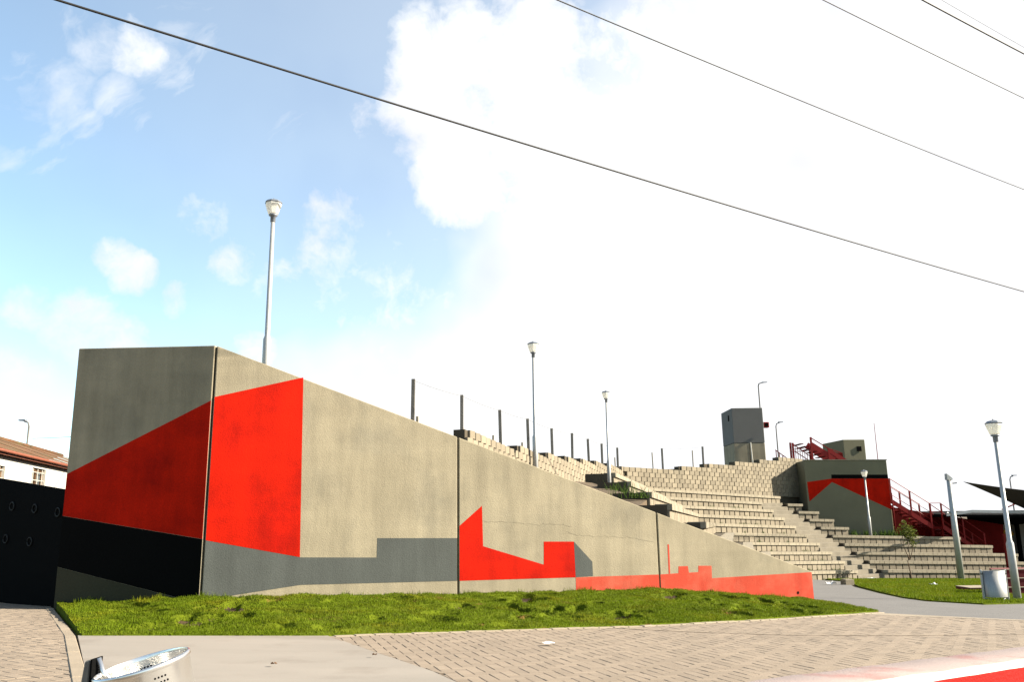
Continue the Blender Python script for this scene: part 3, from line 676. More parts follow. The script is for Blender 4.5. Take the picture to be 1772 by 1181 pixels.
TS = [0.0, 3.163, 6.37, 9.2, 12.08, 14.9, 17.68, 20.2, 23.55]; TZ = [4.84, 4.86, 4.80, 4.82, 4.76, 4.83, 4.83, 4.82, 4.88]
fp = []
for i, (s, z) in enumerate(zip(TS, TZ)):
    q = F0 + u1 * s; fp.append(((q.x, q.y, 3.3), z, .048 if i < 2 else .052, 'post'))
fw = [((F0 + u1 * TS[i])[:] + (TZ[i] - .03,), (F0 + u1 * TS[i + 1])[:] + (TZ[i + 1] - .03,), .006, .03) for i in range(8)]
for s in (1.5, 4.6, 7.2, 10.2):
    q = F0 + u1 * s - n1 * .6; fp.append(((q.x, q.y, 3.4), 4.08, .035, 'palepost'))
fence('wire_fence', 'row of dark square posts and wire along the sunlit retaining wall', fp, fw)
fp = []
for s, z, o_ in ((3.15, 5.0, .2), (6.47, 5.23, .2)):
    q = W0 + u2 * s - n2 * o_; fp.append(((q.x, q.y, 3.4), z, .05, 'post'))
for s, z, o_ in ((.37, 4.47, 1.0), (3.45, 4.86, 1.2), (6.75, 5.1, 1.2)):
    q = W0 + u2 * s - n2 * o_; fp.append(((q.x, q.y, 3.4), z, .03, 'palepost'))
qa, qb = W0 + u2 * 3.15 - n2 * .2, W0 + u2 * 6.47 - n2 * .2
fence('wire_fence', 'few thin posts on the far back wall left of the grey tower', fp, [((qa.x, qa.y, 4.97), (qb.x, qb.y, 5.2), .005, .04)])

# ------------------------------------------------------------------ lamp posts
def lamp_post(label, x, y, zb, zt, hs=1.0):
    """steel pole in two diameters, opal lantern tapering down, low faceted roof; hs scales the lantern"""
    t = thing('lamp_post', label, 'lamp post', (x, y, zb), 'opal lantern lamp posts')
    hh = .50 * hs; zl = zt - hh
    zm = zb + (zl - zb) * .36
    MB().lathe((x, y, 0), [(.095 * hs, zb - .3), (.09 * hs, zm - .05), (.06 * hs, zm + .03), (.046 * hs, zl - .02)], 16).build('pole', 'galv', t, True)
    MB().box(x - .2 * hs, x + .2 * hs, y - .2 * hs, y + .2 * hs, zb + .0, zb + .09).build('base_plate', 'post', t)
    MB().lathe((x, y, zl), [(.055 * hs, -.16 * hs), (.062 * hs, -.15 * hs), (.062 * hs, -.02 * hs), (.105 * hs, 0), (.105 * hs, .03 * hs), (.06 * hs, .032 * hs)], 16).build('collar', 'lampcap', t, True)
    MB().lathe((x, y, zl + .033 * hs), [(.10 * hs, 0), (.125 * hs, .02 * hs), (.20 * hs, .24 * hs), (.19 * hs, .285 * hs)], 8).build('lantern', 'lampglass', t)
    c = MB().lathe((x, y, zl + .31 * hs), [(.205 * hs, 0), (.214 * hs, .02 * hs), (.16 * hs, .07 * hs), (.05 * hs, .10 * hs)], 8).build('lantern_roof', 'lampcap', t)
    MB().lathe((x, y, zl + .41 * hs), [(.018 * hs, 0), (.022 * hs, .02 * hs), (.008 * hs, .045 * hs)], 8).build('finial', 'lampcap', c)
    return t
lamp_post('tall white lamp post rising behind the high end of the mural wall', -5.74, 19.0, 3.85, 9.06)
lamp_post('lamp post behind the middle of the mural wall, third fence post to its left', .75, 29.0, 2.5, 7.58)
lamp_post('slim lamp post in front of the dark planter blocks', 3.10, 27.4, 2.0, 5.50, .68)
lamp_post('small white lamp post in front of the red and khaki mural building', 20.72, 49.75, -.1, 3.97)
lamp_post('nearest lamp post on the right, standing beside the silver litter bin', 12.54, 21.7, -.95, 3.73)

# ------------------------------------------------------------------ mural building beside the terraces
S0 = Vector((17.585, 50.8)); S1 = Vector((22.42, 50.45)); uS = (S1 - S0).normalized(); nS = Vector((uS.y, -uS.x))
bld = thing('mural_building', 'khaki concrete building with red and black mural beside the terraces', 'building', (20.0, 52, -.8))
LB = (S1 - S0).length
def sp(s, z, o_=0): q = S0 + uS * s + nS * o_; return (q.x, q.y, z)
o = MB().hexa([sp(0, -.8), sp(LB, -.8), sp(LB, -.8, -4.5), sp(0, -.8, -4.5)], [sp(0, 4.572), sp(LB, 4.495), sp(LB, 4.495, -4.5), sp(0, 4.572, -4.5)]).build('wall', 'kgrey', bld)
bevel(o, .02)
MB().hexa([sp(-.03, 4.574, .03), sp(LB + .03, 4.497, .03), sp(LB + .03, 4.497, -.25), sp(-.03, 4.574, -.25)], [sp(-.03, 4.621, .03), sp(LB + .03, 4.543, .03), sp(LB + .03, 4.543, -.25), sp(-.03, 4.621, -.25)]).build('coping', 'concrete', bld)
paint(S0, uS, nS, [(1.536, 3.694), (LB - .005, 3.633), (LB - .005, 3.399), (1.526, 3.459)], 'black', bld, off=.004, th=.008, label='black strip under the coping')
paint(S0, uS, nS, [(0.077, 3.278), (1.526, 3.454), (LB - .005, 3.394), (LB - .005, 1.575), (1.538, 3.248), (0.116, 2.124)], M['redS'] if 'redS' in M else 'red', bld, off=.004, th=.008, label='red mountain shape')
MB().tube([(22.47, 50.35, -.6), (22.47, 50.35, 2.55)], .035, 8).build('downpipe', 'oldred', bld, True)
o_ = MB().tube([(24.33, 56.0, 4.4), (24.33, 56.0, 7.35)], [.03, .018], 6).build('flag_pole', 'redsteel'); tag(o_, 'thin red mast rising above the mural building', 'mast')
# weeds along the foot of the building
gp = []
for _ in range(900):
    s = random.uniform(.4, LB + 1.0); q = S0 + uS * s + nS * random.uniform(.05, .5)
    if pnoise(q.x * 3, q.y) > -.3: gp.append((q.x, q.y, .05))
tag(blades('weeds', gp, .12, .5, .05, 'weed', .8), 'low weeds growing along the foot of the mural building', 'weeds', kind='stuff')

# grey tower and the small box room behind
tw = thing('grey_tower', 'grey painted square tower above the back wall, small slit window near its top', 'tower', (17, 61.5, 4.0))
o = MB().box(15.9, 18.15, 60.2, 63.3, 6.5, 9.05).build('painted_top', 'towergrey', tw); bevel(o, .03)
o = MB().box(15.91, 18.14, 60.21, 63.29, 3.6, 6.49).build('concrete_base', 'concrete', tw); bevel(o, .03)
MB().box(15.885, 15.93, 61.0, 61.35, 8.2, 8.62).build('slit_window', 'dark', tw)
MB().box(17.0, 17.05, 60.20, 60.3, 3.7, 6.45).build('movement_joint', 'joint', tw)
o_ = MB().tube([(17.12, 59.9, 3.9), (17.02, 59.9, 6.5)], .045, 8).build('white_pole', 'white'); tag(o_, 'short white pole standing in front of the grey tower', 'pole')
sp_ = thing('speaker', 'small red and black floodlight box on the side of the grey tower', 'speaker', (18.5, 60.6, 8.0))  # red and black speaker box on a bracket
MB().box(18.16, 18.24, 60.55, 60.7, 7.8, 7.88).build('bracket', 'dark', sp_)
o = MB().box(18.22, 18.62, 60.4, 60.85, 7.62, 8.02).build('housing', 'redsteel', sp_); bevel(o, .03)
MB().box(18.3, 18.54, 60.385, 60.399, 7.70, 7.94).build('lens', 'dark', sp_)  # black front of the speaker box
bx = thing('box_room', 'small grey concrete box room on the upper terrace behind the mural building', 'building', (24.2, 61, -3.0))
o = MB().hexa([(23.7, 60, -3.2), (25.3, 60.1, -3.2), (25.4, 63.4, -3.2), (23.45, 63.4, -3.2)], [(23.7, 60, 6.62), (25.3, 60.1, 6.62), (25.4, 63.4, 6.62), (23.45, 63.4, 6.62)]).build('wall', 'kgrey', bx); bevel(o, .03)
MB().box(24.66, 24.98, 60.0, 60.06, 5.78, 6.12).build('window', 'dark', bx)

# ------------------------------------------------------------------ red steel stairs
def rail_stair(name, label, p0, p1, width, steps, rail_h, posts, face=-1):
    """straight flight from p0 (top) to p1 (bottom), both rails; width goes away from the camera"""
    t = thing(name, label, 'stairs', (p1[0], p1[1], p1[2]))
    p0, p1 = Vector(p0), Vector(p1); wv = Vector((0, 1, 0)) * width
    for o_ in (Vector((0, 0, 0)), wv):
        MB().bar(p0 + o_, p1 + o_, .06, .26).build('stringer', 'redsteel', t)
        for i in range(posts):
            q = p0.lerp(p1, i / (posts - 1)) + o_
            MB().bar(q - Vector((0, 0, .12)), q + Vector((0, 0, rail_h)), .085).build('rail_post', 'redsteel', t)
        for hh, r in ((rail_h, .026), (rail_h * .62, .018), (rail_h * .3, .018)):
            MB().tube([p0 + o_ + Vector((0, 0, hh)), p1 + o_ + Vector((0, 0, hh))], r, 6).build('handrail', 'redsteel', t)
    for i in range(steps):
        q = p0.lerp(p1, (i + .5) / steps)
        dx = abs(p1.x - p0.x) / steps
        MB().box(q.x - dx * .55, q.x + dx * .55, q.y + .03, q.y + width - .03, q.z - .02, q.z + .03).build('tread', 'oldred', t)
    return t
rail_stair('red_stair', 'red steel stair descending from the right side of the mural building', (23.6, 53.0, 2.1), (25.95, 53.0, .52), 1.4, 9, 1.42, 3)
rail_stair('red_stair', 'lower flight of the red steel stair behind the shade sail mast', (26.65, 53.0, .50), (29.1, 53.0, -1.35), 1.4, 10, 1.42, 3)
o_ = thing('red_landing', 'red steel landing between the two lower stair flights', 'landing', (26.3, 53.7, .4))
MB().box(25.9, 26.7, 52.98, 54.45, .38, .5).build('deck', 'oldred', o_)
for zz in (1.95, 1.4): MB().tube([(25.95, 53, zz), (26.65, 53, zz)], .024, 6).build('handrail', 'redsteel', o_)
for xx in (26.0, 26.6):
    for yy in (53.1, 54.3): MB().bar((xx, yy, -2.2), (xx, yy, .38), .12).build('leg', 'oldred', o_)
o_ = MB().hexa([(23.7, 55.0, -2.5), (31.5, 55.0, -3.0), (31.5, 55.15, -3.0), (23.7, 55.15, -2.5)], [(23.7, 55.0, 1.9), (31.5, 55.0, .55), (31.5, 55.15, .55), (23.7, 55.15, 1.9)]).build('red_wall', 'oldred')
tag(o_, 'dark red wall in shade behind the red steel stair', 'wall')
us = thing('red_stair', 'red steel stair and railings standing on top of the mural building', 'stairs', (20, 55.5, 4.7))
for (x, y, z0_, z1_) in ((18.56, 55.5, 4.6, 6.05), (19.72, 55.3, 4.6, 6.40), (20.83, 55.3, 4.6, 5.66), (18.9, 57.0, 4.6, 6.2), (20.2, 57.0, 4.6, 6.0)): MB().bar((x, y, z0_), (x, y, z1_), .11).build('rail_post', 'redsteel', us)
for p, q, w, h in (((18.56, 55.5, 6.0), (20.1, 55.4, 4.75), .05, .05), ((18.56, 55.5, 5.55), (19.7, 55.4, 4.75), .05, .05), ((19.72, 55.3, 6.36), (20.83, 55.3, 5.63), .05, .05), ((19.72, 55.3, 5.9), (21.2, 55.3, 4.9), .05, .34), ((20.83, 55.3, 5.5), (21.9, 55.3, 4.75), .05, .30),
                   ((18.56, 55.5, 5.62), (19.72, 55.3, 5.7), .04, .04), ((18.9, 57, 5.6), (20.4, 57, 5.6), .04, .04), ((20.0, 57.0, 6.0), (21.6, 57.0, 4.9), .05, .45), ((20.9, 55.35, 5.62), (21.75, 55.35, 5.3), .05, .05)): MB().bar(p, q, w, h).build('rail', 'redsteel', us)
for i in range(7): MB().box(19.0 + .3 * i, 19.25 + .3 * i, 55.4, 57.0, 5.95 - .17 * i, 6.0 - .17 * i).build('tread', 'oldred', us)
for i in range(7): MB().bar((18.7 + .15 * i, 55.47, 4.6), (18.7 + .15 * i, 55.47, 5.9 - .12 * i), .03).build('baluster', 'redsteel', us)
MB().box(21.2, 21.75, 55.3, 55.36, 4.7, 5.33).build('side_panel', 'oldred', us)
ps = thing('red_railing', 'pale red railing glimpsed right of the grey tower', 'railing', (18.9, 58, 4.4))
for i in range(5): MB().bar((18.2 + .22 * i, 58, 4.3), (18.2 + .22 * i, 58, 5.75 - .17 * i), .05).build('baluster', 'redsteel', ps)
MB().bar((18.15, 58, 5.8), (19.2, 58, 5.0), .05).build('handrail', 'redsteel', ps)

# ------------------------------------------------------------------ shade sail, masts, canopy, kiosk
ms = thing('sail_mast', 'thick grey steel mast with slanted top in front of the terraces', 'mast', (23.22, 45, -2.1))
MB().tube([(23.22, 45, -2.4), (23.22, 45, 3.1)], [.175, .125], 20).build('tube', 'galv', ms, True)
MB().hexa([(23.075, 44.86, 3.05), (23.365, 44.86, 3.05), (23.365, 45.14, 3.05), (23.075, 45.14, 3.05)], [(23.085, 44.87, 3.38), (23.355, 44.87, 3.14), (23.355, 45.13, 3.14), (23.085, 45.13, 3.38)]).build('slanted_top', 'galv', ms)
MB().tube([(23.35, 45, 2.86), (23.60, 44.95, 2.88)], .03, 6).build('shackle', 'dark', ms)
MB().tube([(23.05, 45, 1.35), (22.85, 44.9, 1.32)], .05, 8).build('spotlight', 'galv', ms)
o_ = MB().tube([(31.75, 51.0, -2.9), (31.75, 51.0, 3.2)], [.2, .14], 16).build('sail_mast', 'galv', None, True); tag(o_, 'second grey sail mast at the right picture edge', 'mast')
def sail():
    a, b, c = Vector((23.95, 44.95, 2.86)), Vector((29.05, 47.4, 2.55)), Vector((31.5, 40.5, .9)); d_ = Vector((30.5, 52.5, .2))
    n = 18; v = []; f = []
    # four-cornered cloth a-b-c-d with hollow edges, slightly sagging
    P4 = [a, Vector((31.62, 50.5, 2.58)), Vector((41.5, 62.0, -.2)), Vector((35.0, 56.5, 1.12))]
    for i in range(n + 1):
        for j in range(n + 1):
            s, t = i / n, j / n
            p = (P4[0] * (1 - s) + P4[1] * s) * (1 - t) + (P4[3] * (1 - s) + P4[2] * s) * t
            ctr = (P4[0] + P4[1] + P4[2] + P4[3]) / 4
            e = max(4 * s * (1 - s) * (abs(2 * t - 1) ** 3), 4 * t * (1 - t) * (abs(2 * s - 1) ** 3)) * .05
            p = p.lerp(ctr, e); p.z += .35 * (s - .5) * (t - .5)
            v.append(p[:])
    f = [(i * (n + 1) + j, (i + 1) * (n + 1) + j, (i + 1) * (n + 1) + j + 1, i * (n + 1) + j + 1) for i in range(n) for j in range(n)]
    o = mesh('shade_sail', v, f, 'sail', None, True); md = o.modifiers.new('t', 'SOLIDIFY'); md.thickness = .02
    tag(o, 'black fabric shade sail stretched from the grey mast', 'shade sail')
sail()
cn = thing('canopy', 'low flat canopy with silver edge over the kiosk on the far right', 'canopy', (31, 54, -2.8))
MB().hexa([(26.7, 52.5, 1.10), (42, 52.5, .78), (42, 62, 1.1), (27.5, 62, 1.1)], [(26.7, 52.5, 1.24), (42, 52.5, .98), (42, 62, 1.45), (27.5, 62, 1.5)]).build('roof_slab', 'dark', cn)
MB().hexa([(26.65, 52.42, 1.14), (28.25, 52.42, 1.33), (28.25, 52.49, 1.33), (26.65, 52.49, 1.14)], [(26.65, 52.42, 1.29), (28.25, 52.42, 1.5), (28.25, 52.49, 1.5), (26.65, 52.49, 1.29)]).build('roof_edge', 'silverroof', cn)
MB().hexa([(28.25, 52.42, 1.33), (42, 52.42, .92), (42, 52.49, .92), (28.25, 52.49, 1.33)], [(28.25, 52.42, 1.5), (42, 52.42, 1.1), (42, 52.49, 1.1), (28.25, 52.49, 1.5)]).build('roof_edge', 'silverroof', cn)
for x in (27.35, 38.0):
    MB().box(x - .13, x + .13, 52.9, 53.16, -2.9, 1.12).build('column', 'oldred', cn)
for p, q in (((31.0, 54, 1.5), (34.2, 54, 2.7)), ((34.2, 54, 2.7), (33.8, 54, 1.5))): MB().tube([p, q], .04, 6).build('stay_rod', 'redsteel', cn)
ks = thing('kiosk', 'grey kiosk under the canopy with a yellow and red oval sign', 'kiosk', (36, 60, -3.0))
MB().box(32.9, 44, 60, 60.3, -3.3, .95).build('wall', 'kioskwall', ks)
MB().box(31.9, 44, 59.8, 60.0, .50, 1.1).build('fascia', 'dark', ks)
for x in (33.65, 35.07, 37.0): MB().box(x, x + .2, 59.6, 59.85, -3.3, .5).build('post', 'dark', ks)
sg = MB(); k = 28
sg.add([(34.42 + .6 * math.cos(2 * math.pi * i / k), y, -.14 + .26 * math.sin(2 * math.pi * i / k)) for y in (59.95, 59.99) for i in range(k)], [tuple(range(k)), tuple(range(2 * k - 1, k - 1, -1))] + [(i, (i + 1) % k, k + (i + 1) % k, k + i) for i in range(k)])
sgo = sg.build('sign', 'yellow', ks)
for i, x in enumerate((34.06, 34.26, 34.45, 34.65, 34.82)):
    MB().box(x - .055, x + .055, 59.935, 59.948, -.21 + .03 * (i % 2), -.08 + .02 * (i % 3)).build('sign_mark', 'redsteel', sgo)
o_ = MB(); NX = 10; dv = []
for j in range(7):
    for i in range(NX + 1):
        w = 1.05 - .45 * (j / 6) ** 1.5; dv.append((31.9 + w * (i / NX - .5), 56.5 + .07 * math.sin(i * 1.9) * (1 - j / 8), -2.6 + 3.0 * j / 6))
o_.add(dv, [(j * (NX + 1) + i, j * (NX + 1) + i + 1, (j + 1) * (NX + 1) + i + 1, (j + 1) * (NX + 1) + i) for j in range(6) for i in range(NX)])
o_ = o_.build('orange_drape', 'orange', None, True); md = o_.modifiers.new('t', 'SOLIDIFY'); md.thickness = .02
tag(o_, 'orange cloth hanging under the canopy left of the kiosk', 'cloth')
gt = thing('steel_gate', 'black steel bar gate below the kiosk at the right edge', 'gate', (26, 44, -2.4))
for i in range(26): MB().box(26.2 + .12 * i, 26.24 + .12 * i, 44.0, 44.04, -2.45, -.35 + (.25 if i % 6 == 0 else 0)).build('bar', 'dark', gt)
for z in (-2.25, -1.3, -.5): MB().box(26.15, 29.4, 43.98, 44.06, z, z + .07).build('rail', 'dark', gt)
MB().box(26.5, 27.25, 44.1, 44.2, -2.5, -.4).build('solid_panel', 'dark', gt)
o_ = MB().box(25.32, 25.44, 44.3, 44.42, -2.3, .2).build('red_post', 'oldred'); tag(o_, 'slim dark red post at the end of the lower terrace rows', 'post')

# ------------------------------------------------------------------ red plinth steps on the right lawn
pl = thing('red_steps', 'three dark red plinth steps behind the right lamp post', 'steps', (15, 25.5, -1.1))
for i in range(3):
    y0 = 24.85 + .36 * i; g = gz(15, y0); xl = 13.98 + .1 * i; o = MB().hexa([(xl, y0, g - .2), (19, y0, g - .2), (19, 26.6, g - .2), (xl + 1.35 - .45 * i, 26.6, g - .2)], [(xl, y0, g + .24 * (i + 1)), (19, y0, g + .24 * (i + 1)), (19, 26.6, g + .24 * (i + 1)), (xl + 1.35 - .45 * i, 26.6, g + .24 * (i + 1))]).build('step', 'redbrick', pl)
    MB().box(13.94 + .1 * i, 19.01, y0 - .012, y0 + .1, g + .24 * (i + 1) + .001, g + .24 * (i + 1) + .02).build('nosing', 'edging', pl)
o_ = thing('red_slab', 'low dark red slab on the lawn left of the silver bin', 'slab', (15, 28, -1.2))
g = gz(15, 28); MB().box(14.55, 17.2, 27.7, 28.6, g - .1, g + .13).build('body', 'redbrick', o_); MB().box(14.54, 17.21, 27.69, 28.61, g + .131, g + .15).build('top', 'edging', o_)

# ------------------------------------------------------------------ litter bins
def right_bin():
    cx, cy = 11.68, 21.1; zb = gz(cx, cy)
    t = thing('litter_bin', 'half round stainless litter bin hung in a frame beside the right lamp post', 'litter bin', (cx, cy, zb))
    n = 20; r = .27; z0_, z1_ = zb + .12, zb + .74
    ang = [math.pi + math.pi * i / n for i in range(n + 1)]
    mb = MB(); v = []; f = []
    for z in (z0_, z1_):
        for rr in (r, r - .012):
            v += [(cx + rr * math.cos(a), cy + rr * .75 * math.sin(a), z) for a in ang]
    m = n + 1
    for i in range(n):
        f += [(i, i + 1, 2 * m + i + 1, 2 * m + i), (m + i, 3 * m + i, 3 * m + i + 1, m + i + 1), (2 * m + i, 2 * m + i + 1, 3 * m + i + 1, 3 * m + i)]
    mb.add(v, f); b = mb.build('drum', 'stainless', t, True)
    base = [(cx + (r - .01) * math.cos(a), cy + (r - .01) * .75 * math.sin(a)) for a in ang]
    k = len(base); MB().add([(x, y, z) for z in (z0_ + .01, z0_ + .03) for x, y in base], [tuple(range(k)), tuple(range(2 * k - 1, k - 1, -1))] + [(i, (i + 1) % k, k + (i + 1) % k, k + i) for i in range(k)]).build('floor_plate', 'stainless', t)
    MB().box(cx - r, cx + r, cy, cy + .012, z0_, z1_ + .0).build('back_plate', 'stainless', t)
    for s in (-1, 1):
        x = cx + s * (r + .025)
        o = MB().box(x - .018, x + .018, cy - .03, cy + .03, zb - .1, z1_ + .02).build('upright', 'galv', t); bevel(o, .006)
        MB().tube([(x, cy, zb + .10), (cx, cy - .05, zb + .012)], .014, 8).build('brace', 'galv', t, True)
        MB().tube([(x - s * .03, cy - .02, zb + .66), (x + s * .02, cy - .02, zb + .66)], .014, 8).build('pivot', 'dark', t)
right_bin()
def left_bin():
    cx, cy, zc = -1.545, 3.62, .70       # centre of the rim
    t = thing('litter_bin', 'tilted perforated metal litter bin in the bottom left foreground', 'litter bin', (cx - .1, cy, gz(cx, cy)))
    rot = Matrix.Rotation(R(-13), 3, 'Y') @ Matrix.Rotation(R(6), 3, 'X'); r = .183; hgt = .44
    n = 48; v = []; f = []
    prof = [(r, 0), (r + .006, -.004), (r + .006, -.018), (r + .001, -.022), (r * .95, -hgt), (.01, -hgt), (.01, -hgt + .006), (r * .95 - .004, -hgt + .006), (r - .004, -.02), (r - .004, 0)]
    for (a, z) in prof:
        for j in range(n): v.append((Vector((cx, cy, zc)) + rot @ Vector((a * math.cos(2 * math.pi * j / n), a * math.sin(2 * math.pi * j / n), z)))[:])
    k = len(prof)
    for i in range(k):
        for j in range(n): f.append((i * n + j, i * n + (j + 1) % n, ((i + 1) % k) * n + (j + 1) % n, ((i + 1) % k) * n + j))
    b = mesh('drum', v, f, 'polished', t, True); bevel(b, .001); 
    # punched holes in groups, front and inside
    hm = MB()
    for ga in (255, 283, 312, 228, 110, 82, 55):
        for i in range(4):
            for j in range(7):
                a = R(ga + (i - 1.5) * 4.2 + (2.1 if j % 2 else 0)); z = -.05 - .020 * j; inner = ga < 180
                rr = (r * (1 - .05 * (-z) / hgt)) + (.0018 if not inner else -.0062)
                c = Vector((rr * math.cos(a), rr * math.sin(a), z)); nn = Vector((math.cos(a), math.sin(a), 0)); tt = Vector((-math.sin(a), math.cos(a), 0))
                ring = [(Vector((cx, cy, zc)) + rot @ (c + tt * .0042 * math.cos(q * math.pi / 4) + Vector((0, 0, 1)) * .0042 * math.sin(q * math.pi / 4)))[:] for q in range(8)]
                hm.add(ring, [tuple(range(8))])
    hm.build('perforation', 'dark', b)
    # upright carrying the bin
    o = MB().hexa([(-1.83, 3.58, .1), (-1.74, 3.58, .1), (-1.74, 3.66, .1), (-1.83, 3.66, .1)], [(-1.762, 3.58, .715), (-1.738, 3.58, .72), (-1.738, 3.66, .72), (-1.762, 3.66, .715)]).build('upright', 'post', t); bevel(o, .006)
    MB().hexa([(-1.735, 3.575, .1), (-1.715, 3.575, .1), (-1.715, 3.665, .1), (-1.735, 3.665, .1)], [(-1.735, 3.575, .722), (-1.728, 3.575, .722), (-1.728, 3.665, .722), (-1.735, 3.665, .722)]).build('rubber_edge', 'dark', t)
    MB().tube([(-1.725, 3.62, .72), (-1.70, 3.62, .66), (-1.66, 3.62, .63)], .012, 8).build('bracket', 'polished', t, True)
left_bin()

# ------------------------------------------------------------------ red kerb wall at bottom right
def red_kerb():
    p, q = Vector((1.0, 4.58)), Vector((8.6, 10.35)); u = (q - p).normalized(); n = Vector((u.y, -u.x)); h = .325; w = .45
    t = thing('kerb_wall', 'low kerb wall painted red with a worn top paled by glare, bottom right', 'kerb wall', (p.x, p.y, gz(*p)))
    L = (q - p).length; N = 70
    secs = [(.0, -.3), (.0, h - .02), (.02, h), (w - .045, h + .004), (w - .022, h - .004), (w - .006, h - .018), (w + .002, h - .034), (w + .02, -.3)]
    def ring(i):
        s = L * i / N; c = p + u * s; out = []
        for k, (a, b) in enumerate(secs):
            j = .004 * math.sin(s * 9 + k) + .003 * math.sin(s * 23 + 2 * k); c2 = c + n * (a + (j if k > 3 else 0)); out.append((c2.x, c2.y, gz(c2.x, c2.y) + b + (j * .5 if k > 1 else 0)))
        return out
    V = [ring(i) for i in range(N + 1)]
    def strip(ks, name, mat, lab=None):
        v = [V[i][k] for i in range(N + 1) for k in ks]; m = len(ks)
        f = [(i * m + a, i * m + a + 1, (i + 1) * m + a + 1, (i + 1) * m + a) for i in range(N) for a in range(m - 1)]
        o = mesh(name, v, f, mat, t, True)
        if lab: o['label'] = lab
    strip([0, 1, 2, 3], 'top', 'kerbtop', 'worn top with glare in its colour'); strip([3, 4, 5, 6], 'rounded_edge', 'kerbedge' if 'kerbedge' in M else 'paper', 'whitish rounded edge with highlight in its colour'); strip([6, 7], 'front_face', 'kerbred', 'red front face')
    MB().add([V[0][k] for k in range(8)], [tuple(range(8))]).build('end_face', 'kerbred', t); MB().add([V[N][k] for k in range(8)], [tuple(range(8))]).build('end_face', 'kerbred', t)
red_kerb()

# ------------------------------------------------------------------ sapling, planter weeds
def sapling():
    bx_, by_ = 19.72, 43.0; g = gz(bx_, by_)
    t = thing('sapling', 'young sapling with sparse leaves growing in front of the terraces', 'tree', (bx_, by_, g))
    tr = MB(); ends = []
    def limb(p, d, ln, r, lev):
        p = Vector(p); pts = [p]; rad = [r]; d = Vector(d).normalized()
        for i in range(5):
            d = (d + Vector((random.gauss(0, .09), random.gauss(0, .09), random.gauss(.04, .05)))).normalized(); p = p + d * ln / 5; pts.append(p); rad.append(r * (1 - .13 * (i + 1)))
        tr.tube(pts, rad, 6)
        if lev > 0:
            for i in range(3 if lev > 1 else 4):
                q = pts[random.randint(2, 5)]; a = random.uniform(0, 6.28)
                limb(q, d * .7 + Vector((math.cos(a) * .7, math.sin(a) * .7, .25)), ln * .55, r * .5, lev - 1)
        else: ends.extend(pts[2:])
    limb((bx_, by_, g - .05), (.0, 0, 1), 1.05, .042, 0)
    top = Vector((bx_ + .02, by_, g + .98))
    limb(top, (-.45, 0, 1), 1.15, .026, 2); limb(top, (.40, .1, 1), 1.1, .024, 2); limb(top + Vector((0, 0, .1)), (.0, -.2, 1), .9, .018, 2)
    tr.build('trunk', 'bark', t, True)
    lf = MB()
    for e in ends:
        if e.z < g + 1.2: continue
        for _ in range(5):
            c = e + Vector((random.gauss(0, .10), random.gauss(0, .10), random.gauss(0, .09)))
            a = Vector((random.gauss(0, 1), random.gauss(0, 1), random.gauss(0, .6))).normalized(); b = a.cross(Vector((random.gauss(0, 1), random.gauss(0, 1), random.gauss(0, 1)))).normalized(); s = random.uniform(.04, .08)
            lf.add([(c - a * s)[:], (c + b * s * .45)[:], (c + a * s)[:], (c - b * s * .45)[:]], [(0, 1, 2, 3)])
    o = lf.build('crown', 'leaf', t); o['kind'] = 'stuff'
    # low tuft of earth and grass at the foot
sapling()
gp = []
for (cx, cy, z, rx, n_) in ((3.1, 26.4, 2.0, .35, 70), (3.3, 22.9, 1.8, .3, 60), (3.0, 24.5, 1.75, .4, 70)):
    for _ in range(n_): gp.append((cx + random.gauss(0, rx * .6), cy - random.uniform(.0, .3), z))
tag(blades('weeds', gp, .12, .5, .025, 'weed', .8), 'long weeds growing between the dark planter blocks', 'weeds', kind='stuff')

gp = []
for _ in range(38):
    k = random.randint(1, 9); tt = random.uniform(2.5 + .45 * k, 9.4); q = W0 + n2 * (off(k) + .03) + u2 * tt
    for _ in range(16): gp.append((q.x + random.gauss(0, .09), q.y + random.gauss(0, .05), zrow(k, tt) - .30))
tag(blades('weeds', gp, .05, .2, .02, 'weed', .8), 'small weeds sprouting between the block seating rows', 'weeds', kind='stuff')
# ------------------------------------------------------------------ left: gate, house
gA, gB = Vector((-8.12, 15.25)), Vector((-14.2, 19.05)); uG = (gB - gA).normalized(); nG = Vector((-uG.y, uG.x))
gate = thing('solid_gate', 'black solid steel gate with round portholes left of the mural wall', 'gate', (gA.x, gA.y, -.2))
LG = (gB - gA).length
def gpnt(s, z, o_=0): q = gA + uG * s + nG * o_; return (q.x, q.y, z)
def gtop(s): return 1.92 + .125 * s
for i in range(3):
    a, b = LG * i / 3 + .008, LG * (i + 1) / 3 - .008
    o = MB().hexa([gpnt(a, -.14), gpnt(b, -.10), gpnt(b, -.10, -.06), gpnt(a, -.14, -.06)], [gpnt(a, gtop(a)), gpnt(b, gtop(b)), gpnt(b, gtop(b), -.06), gpnt(a, gtop(a), -.06)]).build('leaf', 'dark', gate); bevel(o, .01)
for s, z in ((.17, 1.52), (.95, 1.60), (1.75, 1.66), (1.0, 1.0), (1.85, 1.05), (2.7, 1.7), (2.7, 1.1)):
    ring = MB(); k = 20
    ring.tube([gpnt(s + .075 * math.cos(2 * math.pi * i / k), z + .075 * math.sin(2 * math.pi * i / k), .012) for i in range(k + 1)], .014, 6)
    r_ = ring.build('porthole', 'ring', gate, True)
    MB().add([gpnt(s + .066 * math.cos(2 * math.pi * i / k), z + .066 * math.sin(2 * math.pi * i / k), .004) for i in range(k)], [tuple(range(k))]).build('glass', 'dark', r_)
hA = Vector((-15.4 + .239 * 6, 19.0)); uH = Vector((-.2325, .9726)); nH = Vector((uH.y, -uH.x))
